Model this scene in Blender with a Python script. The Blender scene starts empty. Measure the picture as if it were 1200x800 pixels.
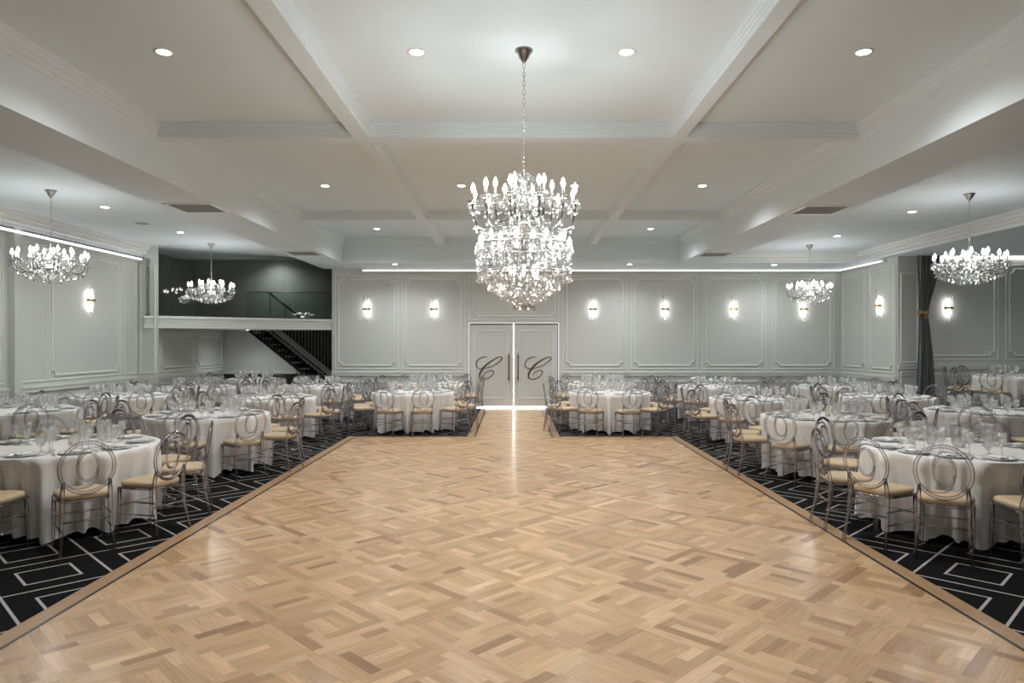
import bpy, bmesh, math, random
from mathutils import Vector, Matrix
random.seed(7)
PI = math.pi
S = bpy.context.scene
COL = S.collection
H = 1.75          # camera height

# ------------------------------------------------------------------ materials
def new_mat(name):
    m = bpy.data.materials.new(name); m.use_nodes = True
    m.node_tree.nodes.clear()
    out = m.node_tree.nodes.new('ShaderNodeOutputMaterial')
    return m, m.node_tree, out

def principled(name, col, rough=0.6, metal=0.0, noise=0.0, nscale=8.0, bump=0.0, bscale=60.0, spec=0.5, coat=0.0, sheen=0.0):
    m, t, out = new_mat(name)
    b = t.nodes.new('ShaderNodeBsdfPrincipled')
    b.inputs['Base Color'].default_value = (*col, 1)
    b.inputs['Roughness'].default_value = rough
    b.inputs['Metallic'].default_value = metal
    b.inputs['Specular IOR Level'].default_value = spec
    b.inputs['Coat Weight'].default_value = coat
    b.inputs['Sheen Weight'].default_value = sheen
    if noise or bump:
        tc = t.nodes.new('ShaderNodeTexCoord')
    if noise:
        n = t.nodes.new('ShaderNodeTexNoise'); n.inputs['Scale'].default_value = nscale; n.inputs['Detail'].default_value = 4
        t.links.new(tc.outputs['Object'], n.inputs['Vector'])
        r = t.nodes.new('ShaderNodeMapRange')
        r.inputs['To Min'].default_value = 1 - noise; r.inputs['To Max'].default_value = 1 + noise
        t.links.new(n.outputs['Fac'], r.inputs['Value'])
        v = t.nodes.new('ShaderNodeVectorMath'); v.operation = 'SCALE'; v.inputs[0].default_value = col
        t.links.new(r.outputs['Result'], v.inputs['Scale'])
        t.links.new(v.outputs['Vector'], b.inputs['Base Color'])
    if bump:
        n2 = t.nodes.new('ShaderNodeTexNoise'); n2.inputs['Scale'].default_value = bscale
        t.links.new(tc.outputs['Object'], n2.inputs['Vector'])
        bp = t.nodes.new('ShaderNodeBump'); bp.inputs['Strength'].default_value = bump; bp.inputs['Distance'].default_value = 0.01
        t.links.new(n2.outputs['Fac'], bp.inputs['Height'])
        t.links.new(bp.outputs['Normal'], b.inputs['Normal'])
    t.links.new(b.outputs[0], out.inputs[0])
    return m

def clear_mat(name, tint, edge, gloss=(1, 1, 1), rough=0.04, base_gloss=0.05, edge_amt=0.75, blend=0.35, body=0.0, bodycol=(0.9, 0.9, 0.9)):
    """Clear solid: see-through in the middle, denser towards its rims, with a sharp reflection."""
    m, t, out = new_mat(name)
    N = t.nodes.new; L = t.links.new
    lw = N('ShaderNodeLayerWeight'); lw.inputs['Blend'].default_value = blend
    mixc = N('ShaderNodeMix'); mixc.data_type = 'RGBA'
    mixc.inputs[6].default_value = (*tint, 1); mixc.inputs[7].default_value = (*edge, 1)
    ml = N('ShaderNodeMath'); ml.operation = 'MULTIPLY'; ml.inputs[1].default_value = edge_amt
    L(lw.outputs['Facing'], ml.inputs[0]); L(ml.outputs[0], mixc.inputs[0])
    tr = N('ShaderNodeBsdfTransparent'); L(mixc.outputs[2], tr.inputs['Color'])
    gl = N('ShaderNodeBsdfGlossy'); gl.inputs['Color'].default_value = (*gloss, 1); gl.inputs['Roughness'].default_value = rough
    fr = N('ShaderNodeFresnel'); fr.inputs['IOR'].default_value = 1.5
    ad = N('ShaderNodeMath'); ad.operation = 'ADD'; ad.inputs[1].default_value = base_gloss; ad.use_clamp = True
    L(fr.outputs[0], ad.inputs[0])
    src = tr
    if body:
        d0 = N('ShaderNodeBsdfDiffuse'); d0.inputs['Color'].default_value = (*bodycol, 1)
        d1 = N('ShaderNodeBsdfTranslucent'); d1.inputs['Color'].default_value = (*bodycol, 1)
        df = N('ShaderNodeMixShader'); df.inputs[0].default_value = 0.5; L(d0.outputs[0], df.inputs[1]); L(d1.outputs[0], df.inputs[2])
        mb = N('ShaderNodeMixShader'); mb.inputs[0].default_value = body
        L(tr.outputs[0], mb.inputs[1]); L(df.outputs[0], mb.inputs[2]); src = mb
    mx = N('ShaderNodeMixShader')
    L(ad.outputs[0], mx.inputs[0]); L(src.outputs[0], mx.inputs[1]); L(gl.outputs[0], mx.inputs[2])
    L(mx.outputs[0], out.inputs[0])
    return m

def emit(name, col, s):
    m, t, out = new_mat(name)
    e = t.nodes.new('ShaderNodeEmission'); e.inputs[0].default_value = (*col, 1); e.inputs[1].default_value = s
    t.links.new(e.outputs[0], out.inputs[0])
    return m

M = {}
M['wall'] = principled('wall_paint', (0.63, 0.64, 0.615), 0.55, noise=0.015, nscale=1.5, bump=0.04, bscale=90, spec=0.35)
M['trim'] = principled('moulding_paint', (0.75, 0.76, 0.735), 0.4, noise=0.01, spec=0.4)
M['ceil'] = principled('ceiling_bounce_tint', (0.74, 0.825, 0.87), 0.75, noise=0.012, nscale=1.2, spec=0.2)  # blue put into the paint to cancel the warm floor bounce
M['ceil_n'] = principled('ceiling_bounce_tint_weak', (0.735, 0.80, 0.83), 0.7, noise=0.012, nscale=1.2, spec=0.2)  # same paint on beams and aisles, tinted less blue against floor bounce
M['grey_wall'] = principled('grey_upper_wall', (0.36, 0.365, 0.345), 0.6, noise=0.04, nscale=2)
M['dark'] = principled('dark_timber', (0.02, 0.02, 0.018), 0.5, noise=0.2, nscale=10)
M['black_metal'] = principled('black_steel', (0.012, 0.012, 0.012), 0.35, metal=0.6)
M['cloth'] = principled('white_table_linen', (0.86, 0.84, 0.815), 0.85, noise=0.02, nscale=4, bump=0.12, bscale=220, sheen=0.15, spec=0.2)
M['napkin'] = principled('napkin_linen', (0.82, 0.82, 0.80), 0.8, bump=0.2, bscale=150)
M['china'] = principled('white_china', (0.82, 0.83, 0.82), 0.12, noise=0.01)
M['silver'] = principled('silver', (0.62, 0.61, 0.59), 0.18, metal=1.0, noise=0.02)
M['chrome'] = principled('chrome_metal', (0.52, 0.52, 0.50), 0.3, metal=1.0, noise=0.03)
M['chrome_dark'] = principled('dark_chrome', (0.22, 0.22, 0.21), 0.25, metal=1.0, noise=0.03)
M['brass'] = principled('aged_brass', (0.42, 0.30, 0.12), 0.3, metal=1.0, noise=0.08, nscale=20)
M['bronze'] = principled('bronze_lettering', (0.12, 0.09, 0.05), 0.35, metal=0.8, noise=0.08, nscale=20)
M['seat'] = principled('beige_seat_vinyl', (0.62, 0.47, 0.30), 0.5, noise=0.05, nscale=6, bump=0.08, bscale=120)
M['seat_side'] = principled('seat_underside', (0.12, 0.09, 0.07), 0.6, noise=0.05)
M['curtain'] = principled('grey_velvet_curtain', (0.17, 0.17, 0.18), 0.8, noise=0.1, nscale=12, sheen=0.3)
M['vent'] = principled('vent_slats', (0.24, 0.24, 0.23), 0.5, noise=0.03)
M['ventback'] = principled('vent_duct', (0.06, 0.06, 0.06), 0.7, noise=0.03)
M['speaker'] = principled('speaker_mesh', (0.28, 0.28, 0.27), 0.7, noise=0.05, nscale=60)
M['wax'] = principled('candle_wax', (0.85, 0.8, 0.7), 0.4, noise=0.02)
M['white_metal'] = principled('white_enamel', (0.78, 0.78, 0.76), 0.35, noise=0.01)
M['inlay'] = principled('black_inlay', (0.012, 0.009, 0.008), 0.3, noise=0.1, nscale=20)
M['stage'] = principled('stage_skirting', (0.03, 0.03, 0.03), 0.6, noise=0.1)
M['acrylic'] = clear_mat('clear_acrylic', (0.965, 0.955, 0.975), (0.72, 0.67, 0.74), base_gloss=0.07, edge_amt=0.8, blend=0.35, body=0.10, bodycol=(0.7,0.66,0.74))
def glass_mat():
    m, t, out = new_mat('cut_glass'); N = t.nodes.new; L = t.links.new
    tc = N('ShaderNodeTexCoord'); vo = N('ShaderNodeTexVoronoi'); vo.inputs['Scale'].default_value = 95; L(tc.outputs['Object'], vo.inputs['Vector'])
    bp = N('ShaderNodeBump'); bp.inputs['Strength'].default_value = 0.7; bp.inputs['Distance'].default_value = 0.003; L(vo.outputs['Distance'], bp.inputs['Height'])
    g = N('ShaderNodeBsdfGlass'); g.inputs['Roughness'].default_value = 0.03; g.inputs['IOR'].default_value = 1.45; g.inputs['Color'].default_value = (1,1,1,1); L(bp.outputs[0], g.inputs['Normal'])
    tr = N('ShaderNodeBsdfTransparent'); tr.inputs['Color'].default_value = (0.995,0.995,0.995,1)
    gl = N('ShaderNodeBsdfGlossy'); gl.inputs['Roughness'].default_value = 0.12; L(bp.outputs[0], gl.inputs['Normal'])
    d = N('ShaderNodeBsdfTranslucent'); d.inputs['Color'].default_value = (1,1,1,1)
    m1 = N('ShaderNodeMixShader'); m1.inputs[0].default_value = 0.48; L(tr.outputs[0], m1.inputs[1]); L(g.outputs[0], m1.inputs[2])
    m2 = N('ShaderNodeMixShader'); m2.inputs[0].default_value = 0.10; L(m1.outputs[0], m2.inputs[1]); L(gl.outputs[0], m2.inputs[2])
    m3 = N('ShaderNodeMixShader'); m3.inputs[0].default_value = 0.05; L(m2.outputs[0], m3.inputs[1]); L(d.outputs[0], m3.inputs[2])
    L(m3.outputs[0], out.inputs[0]); return m
M['glass'] = glass_mat()
M['crystal'] = clear_mat('lead_crystal', (0.96, 0.96, 0.95), (0.45, 0.45, 0.45), base_gloss=0.28, rough=0.08, edge_amt=0.8, blend=0.4, body=0.10, bodycol=(0.97,0.97,0.96))
M['pane'] = clear_mat('glazing', (0.88, 0.90, 0.89), (0.7, 0.76, 0.73), gloss=(0.3,0.3,0.3), base_gloss=0.0, rough=0.0, edge_amt=0.4)
M['pane2'] = clear_mat('green_glazing', (0.82, 0.90, 0.87), (0.5, 0.66, 0.6), gloss=(0.4,0.4,0.4), base_gloss=0.0, rough=0.0, edge_amt=0.5)
M['bulb'] = emit('candle_bulb_glow', (1.0, 0.985, 0.95), 26.0)
M['bulb_small'] = emit('small_bulb_glow', (1.0, 0.985, 0.95), 9.0)
M['down'] = emit('downlight_lens_glow', (1.0, 0.99, 0.96), 14.0)
M['led'] = emit('led_strip_glow', (1.0, 0.99, 0.97), 2.5)
M['leak_edge'] = emit('door_edge_leak_glow', (1.0, 1.0, 0.98), 0.42)  # imitates foyer light leaking past the door edges
M['leak_gap'] = emit('door_gap_glow', (1.0, 1.0, 0.98), 9.0)  # imitates foyer light coming through the door gaps
M['sconce'] = emit('sconce_tube_glow', (1.0, 0.98, 0.95), 9.0)
M['flame'] = emit('candle_flame_glow', (1.0, 0.72, 0.35), 8.0)

def carpet_mat():
    m, t, out = new_mat('black_carpet_with_grey_squares')
    N = t.nodes.new; L = t.links.new
    g = N('ShaderNodeNewGeometry'); sp = N('ShaderNodeSeparateXYZ'); L(g.outputs['Position'], sp.inputs[0])
    def mth(op, a, b=None, c=None):
        n = N('ShaderNodeMath'); n.operation = op
        for i, v in enumerate((a, b, c)):
            if v is None: continue
            if isinstance(v, (int, float)): n.inputs[i].default_value = v
            else: L(v, n.inputs[i])
        return n.outputs[0]
    P = 0.711
    u = mth('MULTIPLY', mth('ADD', sp.outputs[0], sp.outputs[1]), 0.70711)
    v = mth('MULTIPLY', mth('SUBTRACT', sp.outputs[1], sp.outputs[0]), 0.70711)
    fu = mth('ABSOLUTE', mth('SUBTRACT', mth('FRACT', mth('DIVIDE', mth('SUBTRACT', u, 0.90 - 20 * P), P)), 0.5))
    fv = mth('ABSOLUTE', mth('SUBTRACT', mth('FRACT', mth('DIVIDE', mth('SUBTRACT', v, 5.88 - 40 * P), P)), 0.5))
    w = 0.014
    mx = mth('MAXIMUM', fu, fv)
    outer = mth('GREATER_THAN', mx, 0.5 - w)
    inner = mth('LESS_THAN', mth('ABSOLUTE', mth('SUBTRACT', mx, 0.25)), w)
    ln = mth('MAXIMUM', outer, inner)
    nz = N('ShaderNodeTexNoise'); nz.inputs['Scale'].default_value = 160; L(g.outputs['Position'], nz.inputs['Vector'])
    fac = mth('MULTIPLY', ln, mth('ADD', mth('MULTIPLY', nz.outputs['Fac'], 0.5), 0.7))
    mixc = N('ShaderNodeMix'); mixc.data_type = 'RGBA'; mixc.clamp_factor = True
    mixc.inputs[6].default_value = (0.0075, 0.0075, 0.008, 1); mixc.inputs[7].default_value = (0.46, 0.44, 0.41, 1)
    L(fac, mixc.inputs[0])
    b = N('ShaderNodeBsdfPrincipled'); b.inputs['Roughness'].default_value = 0.95; b.inputs['Specular IOR Level'].default_value = 0.1
    L(mixc.outputs[2], b.inputs['Base Color'])
    bp = N('ShaderNodeBump'); bp.inputs['Strength'].default_value = 0.3; bp.inputs['Distance'].default_value = 0.01
    L(nz.outputs['Fac'], bp.inputs['Height']); L(bp.outputs[0], b.inputs['Normal'])
    L(b.outputs[0], out.inputs[0])
    return m
M['carpet'] = carpet_mat()

def wood_mat(name, attr=True, col=(0.5, 0.33, 0.18)):
    m, t, out = new_mat(name)
    N = t.nodes.new; L = t.links.new
    uv = N('ShaderNodeUVMap'); uv.uv_map = 'UVMap'
    mp = N('ShaderNodeMapping'); mp.inputs['Scale'].default_value = (2.5, 55, 1); L(uv.outputs[0], mp.inputs[0])
    n = N('ShaderNodeTexNoise'); n.inputs['Scale'].default_value = 1.6; n.inputs['Detail'].default_value = 5; n.inputs['Distortion'].default_value = 0.6
    L(mp.outputs[0], n.inputs['Vector'])
    r = N('ShaderNodeMapRange'); r.inputs['From Min'].default_value = 0.3; r.inputs['From Max'].default_value = 0.7
    r.inputs['To Min'].default_value = 0.78; r.inputs['To Max'].default_value = 1.14; L(n.outputs['Fac'], r.inputs['Value'])
    v = N('ShaderNodeVectorMath'); v.operation = 'SCALE'
    if attr:
        a = N('ShaderNodeAttribute'); a.attribute_name = 'Col'; L(a.outputs['Color'], v.inputs[0])
    else: v.inputs[0].default_value = col
    L(r.outputs[0], v.inputs['Scale'])
    b = N('ShaderNodeBsdfPrincipled'); L(v.outputs[0], b.inputs['Base Color'])
    b.inputs['Roughness'].default_value = 0.40; b.inputs['Specular IOR Level'].default_value = 0.5
    b.inputs['Coat Weight'].default_value = 0.25; b.inputs['Coat Roughness'].default_value = 0.16
    g = N('ShaderNodeNewGeometry'); n3 = N('ShaderNodeTexNoise'); n3.inputs['Scale'].default_value = 3.0; L(g.outputs['Position'], n3.inputs['Vector'])
    bp = N('ShaderNodeBump'); bp.inputs['Strength'].default_value = 0.05; bp.inputs['Distance'].default_value = 0.02
    L(n3.outputs['Fac'], bp.inputs['Height']); L(bp.outputs[0], b.inputs['Normal']); L(bp.outputs[0], b.inputs['Coat Normal'])
    L(b.outputs[0], out.inputs[0])
    return m
M['parquet'] = wood_mat('oak_parquet')
M['plank'] = wood_mat('oak_border_plank', False, (0.42, 0.255, 0.13))

# ------------------------------------------------------------------ mesh builder
class MB:
    def __init__(s): s.v = []; s.f = []; s.mi = []; s.sm = []; s.mats = []; s.cur = 0; s.smooth = False
    def mat(s, m):
        if m not in s.mats: s.mats.append(m)
        s.cur = s.mats.index(m); return s
    def add(s, vs, fs, smooth=None):
        o = len(s.v); s.v += [tuple(p) for p in vs]
        for f in fs:
            s.f.append([i + o for i in f]); s.mi.append(s.cur); s.sm.append(s.smooth if smooth is None else smooth)
    def box(s, x0, x1, y0, y1, z0, z1):
        if x0 > x1: x0, x1 = x1, x0
        if y0 > y1: y0, y1 = y1, y0
        if z0 > z1: z0, z1 = z1, z0
        s.add([(x0,y0,z0),(x1,y0,z0),(x1,y1,z0),(x0,y1,z0),(x0,y0,z1),(x1,y0,z1),(x1,y1,z1),(x0,y1,z1)],
              [(0,3,2,1),(4,5,6,7),(0,1,5,4),(1,2,6,5),(2,3,7,6),(3,0,4,7)], False)
        return s
    def prism(s, poly, z0, z1):     # poly of (x, y), counter-clockwise
        n = len(poly)
        s.add([(x,y,z0) for x,y in poly] + [(x,y,z1) for x,y in poly],
              [tuple(reversed(range(n))), tuple(range(n, 2*n))] + [(i, (i+1)%n, n+(i+1)%n, n+i) for i in range(n)], False)
    def extrude(s, prof, a0, a1, axis):  # prof in (x,z) along Y ('y') or (y,z) along X ('x')
        n = len(prof)
        f = (lambda p, a: (p[0], a, p[1])) if axis == 'y' else (lambda p, a: (a, p[0], p[1]))
        s.add([f(p, a0) for p in prof] + [f(p, a1) for p in prof],
              [tuple(range(n)), tuple(reversed(range(n, 2*n)))] + [(i, n+i, n+(i+1)%n, (i+1)%n) for i in range(n)], False)
    def lathe(s, prof, seg=16, c=(0,0,0), smooth=True, cap=True):
        vs = []; fs = []; n = len(prof)
        for r, z in prof:
            for k in range(seg):
                a = 2*PI*k/seg; vs.append((c[0]+r*math.cos(a), c[1]+r*math.sin(a), c[2]+z))
        for i in range(n-1):
            for k in range(seg):
                k2 = (k+1) % seg; fs.append((i*seg+k, i*seg+k2, (i+1)*seg+k2, (i+1)*seg+k))
        if cap:
            if prof[0][0] > 1e-5: fs.append(tuple(reversed(range(seg))))
            if prof[-1][0] > 1e-5: fs.append(tuple(range((n-1)*seg, n*seg)))
        s.add(vs, fs, smooth)
    def tube(s, pts, r, seg=8, closed=False, smooth=True, flat=1.0, up=None):
        pts = [Vector(p) for p in pts]; n = len(pts)
        rs = r if isinstance(r, (list, tuple)) else [r]*n
        vs = []; fs = []; prev = None
        for i, p in enumerate(pts):
            if closed: d = pts[(i+1)%n] - pts[i-1]
            else: d = pts[min(i+1,n-1)] - pts[max(i-1,0)]
            d.normalize()
            if up is not None: ref = Vector(up)
            else: ref = prev if prev is not None else (Vector((0,0,1)) if abs(d.z) < 0.9 else Vector((1,0,0)))
            a = ref - d*ref.dot(d)
            if a.length < 1e-6: a = d.orthogonal()
            a.normalize(); b = d.cross(a); prev = a
            for k in range(seg):
                t = 2*PI*k/seg
                vs.append(p + a*(rs[i]*flat*math.cos(t)) + b*(rs[i]*math.sin(t)))
        m = n if closed else n-1
        for i in range(m):
            for k in range(seg):
                i2 = (i+1) % n; k2 = (k+1) % seg
                fs.append((i*seg+k, i*seg+k2, i2*seg+k2, i2*seg+k))
        if not closed:
            fs.append(tuple(reversed(range(seg)))); fs.append(tuple(range((n-1)*seg, n*seg)))
        s.add(vs, fs, smooth)
    def octa(s, c, r, h, n=4, rot=0.0, top=0.4):   # faceted crystal drop, hanging down from c by h
        x, y, z = c
        vs = [(x, y, z)] + [(x+r*math.cos(rot+2*PI*k/n), y+r*math.sin(rot+2*PI*k/n), z-h*top) for k in range(n)] + [(x, y, z-h)]
        fs = [(0, 1+k, 1+(k+1)%n) for k in range(n)] + [(n+1, 1+(k+1)%n, 1+k) for k in range(n)]
        s.add(vs, fs, False)
    def build(s, name, mat=None, parent=None, loc=None, bevel=0, fix=True):
        me = bpy.data.meshes.new(name)
        me.from_pydata(s.v, [], s.f)
        mats = s.mats if s.mats else [mat]
        for m in mats: me.materials.append(M[m] if isinstance(m, str) else m)
        me.polygons.foreach_set('material_index', s.mi if s.mats else [0]*len(s.f))
        me.polygons.foreach_set('use_smooth', s.sm)
        me.update()
        if fix:
            bm = bmesh.new(); bm.from_mesh(me); bmesh.ops.recalc_face_normals(bm, faces=bm.faces)
            if bevel:
                bmesh.ops.bevel(bm, geom=list(bm.edges), offset=bevel, segments=2, affect='EDGES', clamp_overlap=True)
            bm.to_mesh(me); bm.free()
        o = bpy.data.objects.new(name, me); COL.objects.link(o)
        if parent: o.parent = parent
        if loc: o.location = loc
        return o

def tag(o, label, cat, group=None, kind=None):
    o['label'] = label; o['category'] = cat
    if group: o['group'] = group
    if kind: o['kind'] = kind
    return o
def thing(name, label, cat, loc=(0,0,0), rz=0.0, group=None):
    o = bpy.data.objects.new(name, None); o.empty_display_size = 0.1; COL.objects.link(o)
    o.location = loc; o.rotation_euler = (0, 0, rz)
    return tag(o, label, cat, group)
def struct(mb, name, mat, parent=None, **k):
    o = mb.build(name, mat, parent, **k)
    if parent is None: o['kind'] = 'structure'
    return o
KIDS = {}
def dup(root, loc, rz, label, group=None):
    c = root.copy(); COL.objects.link(c); c.location = loc; c.rotation_euler = (0, 0, rz)
    c['label'] = label
    if group: c['group'] = group
    def rec(src, dst):
        if src.name not in KIDS: KIDS[src.name] = [x.name for x in src.children]
        for n in KIDS[src.name]:
            ch = bpy.data.objects[n]
            d = ch.copy(); COL.objects.link(d); d.parent = dst
            rec(ch, d)
    rec(root, c)
    return c

def cat_rom(pts, sub=6, closed=False):
    P = [Vector(p) for p in pts]; n = len(P); out = []
    rng = n if closed else n-1
    for i in range(rng):
        p0 = P[(i-1) % n] if closed or i > 0 else P[0]*2-P[1]
        p1 = P[i]; p2 = P[(i+1) % n]
        p3 = P[(i+2) % n] if closed or i+2 < n else P[-1]*2-P[-2]
        for k in range(sub):
            t = k/sub
            out.append(0.5*((2*p1)+(p2-p0)*t+(2*p0-5*p1+4*p2-p3)*t*t+(3*p1-p0-3*p2+p3)*t**3))
    if not closed: out.append(P[-1])
    return out

# ------------------------------------------------------------------ room dimensions
ZC = 4.32; ZB = 3.70; ZA = 3.95; ZK = 4.15          # main ceiling, beam soffit, aisle ceiling, coffer rib
YB = 18.6; YH = 17.2; Y0 = -3.0
XL, XR = -8.6, 8.7
BL0, BL1 = -5.06, -4.21
BR0, BR1 = 4.08, 4.94
YE = 16.0                                             # where both side walls end

# floors
b = MB(); b.box(-9.6, 14.2, Y0-0.2, 22.2, -0.2, 0.0); struct(b, 'floor', 'carpet')
DF = 0.012

def parquet():
    Pt = 0.545; cu, cv = 2.26, 3.86; c = 0.126; w = (Pt/2-c)/2
    base = [(0.60,0.375,0.190),(0.66,0.42,0.225),(0.55,0.335,0.165),(0.62,0.39,0.205),(0.50,0.30,0.145),(0.70,0.46,0.26),(0.58,0.36,0.185)]
    def colr():
        k = random.random(); q = random.choice(base); f = random.uniform(0.93, 1.07)
        if k < 0.07: return tuple(x*g for x, g in zip(q, (0.62, 0.55, 0.50)))
        elif k < 0.17: f *= 1.13
        return tuple(x*f*0.92 for x in q)
    rects = []
    def pl(u0,u1,v0,v1,along):
        rects.append((u0,u1,v0,v1,along,colr()))
    for i in range(-30, 40):
        for j in range(-30, 40):
            U = cu+i*Pt; V = cv+j*Pt
            x = (U-V)/1.41421; y = (U+V)/1.41421
            if not (-3.6 < x < 3.6 and -3.2 < y < 19.2): continue
            if y > 13.6 and abs(x) > 1.4: continue
            d = (i+j) % 2; np_ = 4; s = 2*c/np_
            for k in range(np_):
                if d: pl(U-c, U+c, V-c+k*s, V-c+(k+1)*s, 0)
                else: pl(U-c+k*s, U-c+(k+1)*s, V-c, V+c, 1)
            for ring in range(2):
                a = c+ring*w; e = a+w
                for q in range(4):
                    if q == 0: r = (U-e, U+a, V+a, V+e, 0)
                    elif q == 1: r = (U+a, U+e, V-a, V+e, 1)
                    elif q == 2: r = (U-a, U+e, V-e, V-a, 0)
                    else: r = (U-e, U-a, V-e, V+a, 1)
                    m = random.uniform(0.35, 0.65) if random.random() < (0.45 if ring else 0.25) else None
                    if m is None: pl(*r)
                    elif r[4] == 0:
                        xm = r[0]+(r[1]-r[0])*m; pl(r[0],xm,r[2],r[3],0); pl(xm,r[1],r[2],r[3],0)
                    else:
                        ym = r[2]+(r[3]-r[2])*m; pl(r[0],r[1],r[2],ym,1); pl(r[0],r[1],ym,r[3],1)
    def make(name, X0, X1, Ya, Yb_):
        bm = bmesh.new(); uvl = bm.loops.layers.uv.new('UVMap'); cl = bm.loops.layers.float_color.new('Col')
        for u0,u1,v0,v1,al,co in rects:
            pts = [(u0,v0),(u1,v0),(u1,v1),(u0,v1)]
            xy = [((u-v)/1.41421, (u+v)/1.41421) for u,v in pts]
            if max(p[0] for p in xy) < X0 or min(p[0] for p in xy) > X1 or max(p[1] for p in xy) < Ya or min(p[1] for p in xy) > Yb_: continue
            f = bm.faces.new([bm.verts.new((x,y,DF)) for x,y in xy])
            ou, ov = random.uniform(0, 40), random.uniform(0, 40)
            for lp, (u,v) in zip(f.loops, pts):
                lp[uvl].uv = (u+ou, v+ov) if al == 0 else (v+ou, u+ov)
                lp[cl] = (*co, 1)
        for co, no in (((X0,0,0),(-1,0,0)),((X1,0,0),(1,0,0)),((0,Ya,0),(0,-1,0)),((0,Yb_,0),(0,1,0))):
            bmesh.ops.bisect_plane(bm, geom=list(bm.verts)+list(bm.edges)+list(bm.faces), plane_co=co, plane_no=no, clear_outer=True)
        me = bpy.data.meshes.new(name); bm.to_mesh(me); bm.free(); me.materials.append(M['parquet'])
        o = bpy.data.objects.new(name, me); COL.objects.link(o); return o
    XA, XB = -3.05, 3.02; YT = 12.93; aw0, aw1 = -0.86, 0.85; bw = 0.125; iw = 0.028
    root = MB(); root.box(XA, XB, Y0, YT, 0.0, DF-0.001); root.box(aw0, aw1, YT, YB-0.02, 0.0, DF-0.001)
    base_o = root.build('dance_floor', 'inlay'); base_o['kind'] = 'structure'
    o = make('parquet', XA+bw+iw, XB-bw-iw, Y0, YT-bw*0.6-iw); o.parent = base_o
    o = make('parquet', aw0+bw+iw, aw1-bw-iw, YT-bw*0.6-iw, YB-0.02); o.parent = base_o
    # border planks (the inlay base shows in the gap)
    bm = bmesh.new(); uvl = bm.loops.layers.uv.new('UVMap')
    def strip(x0,x1,y0,y1):
        f = bm.faces.new([bm.verts.new(p) for p in ((x0,y0,DF),(x1,y0,DF),(x1,y1,DF),(x0,y1,DF))])
        ax = (x1-x0) > (y1-y0)
        k = random.uniform(0, 30)
        for lp in f.loops:
            p = lp.vert.co; lp[uvl].uv = (p.x+k, p.y+k) if ax else (p.y+k, p.x+k)
    strip(XA, XA+bw, Y0, YT); strip(XB-bw, XB, Y0, YT)
    strip(XA+bw, aw0, YT-bw*0.6, YT); strip(aw1, XB-bw, YT-bw*0.6, YT)
    strip(aw0, aw0+bw, YT-bw*0.6, YB-0.02); strip(aw1-bw, aw1, YT-bw*0.6, YB-0.02)
    me = bpy.data.meshes.new('border_plank'); bm.to_mesh(me); bm.free(); me.materials.append(M['plank'])
    o = bpy.data.objects.new('border_plank', me); COL.objects.link(o); o.parent = base_o
    # black band between planks at aisle mouth is closed with parquet
parquet()

# ------------------------------------------------------------------ ceilings, beams
b = MB(); b.box(BL1-0.1, BR0+0.1, Y0, YH+0.1, ZC, ZC+0.15); struct(b, 'ceiling', 'ceil')
b = MB(); b.box(XL-0.2, BL0+0.05, Y0, YB, ZA, ZA+0.15); struct(b, 'ceiling', 'ceil_n')
b = MB(); b.box(BR1-0.05, XR+0.1, Y0, YH+0.1, ZA, ZA+0.15); struct(b, 'ceiling', 'ceil_n')
b = MB(); b.box(BL0, BL1, Y0, YB, ZB, ZC+0.15); struct(b, 'ceiling_beam', 'ceil_n')
b = MB(); b.box(BR0, BR1, Y0, YH, ZB, ZC+0.15); struct(b, 'ceiling_beam', 'ceil_n')
b = MB(); b.box(BL1, XR+0.1, YH, YB-0.1, ZB, ZC+0.15); b.box(BL1+0.2, XR+0.1, YB-0.1, YB+0.1, ZB+0.0, ZC+0.15); struct(b, 'ceiling_beam', 'ceil_n')
# bulkheads along the side walls
b = MB(); b.box(XL-0.2, XL+0.15, Y0, YE+0.05, ZB, ZA+0.02); struct(b, 'ceiling_beam', 'ceil_n')
b = MB(); b.box(XR-0.22, XR+0.25, Y0, YH, ZB, ZA+0.02); struct(b, 'ceiling_beam', 'ceil_n')

def cornice_prof(x, z, d, w, h, n=4):
    """stepped cornice: starts under ceiling height z at the face x, sticks out by w in direction d, h tall."""
    p = [(x, z), (x+d*w, z)]
    for k in range(n):
        t0 = w*(1-k/n); t1 = w*(1-(k+1)/n)
        zz = z-h*(k+1)/n
        p += [(x+d*t0, zz+h/n*0.35), (x+d*(t0*0.4+t1*0.6), zz+h/n*0.2), (x+d*t1, zz)]
    return p
TRIM_N = [0]
def trim(mb, mat='trim'):
    TRIM_N[0] += 1
    return struct(mb, 'trim_%d' % TRIM_N[0], mat)
CX = [8.20, 13.66]; CW = 0.2
LB = [(-1.885, -1.70), (1.87, 2.02)]
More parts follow.
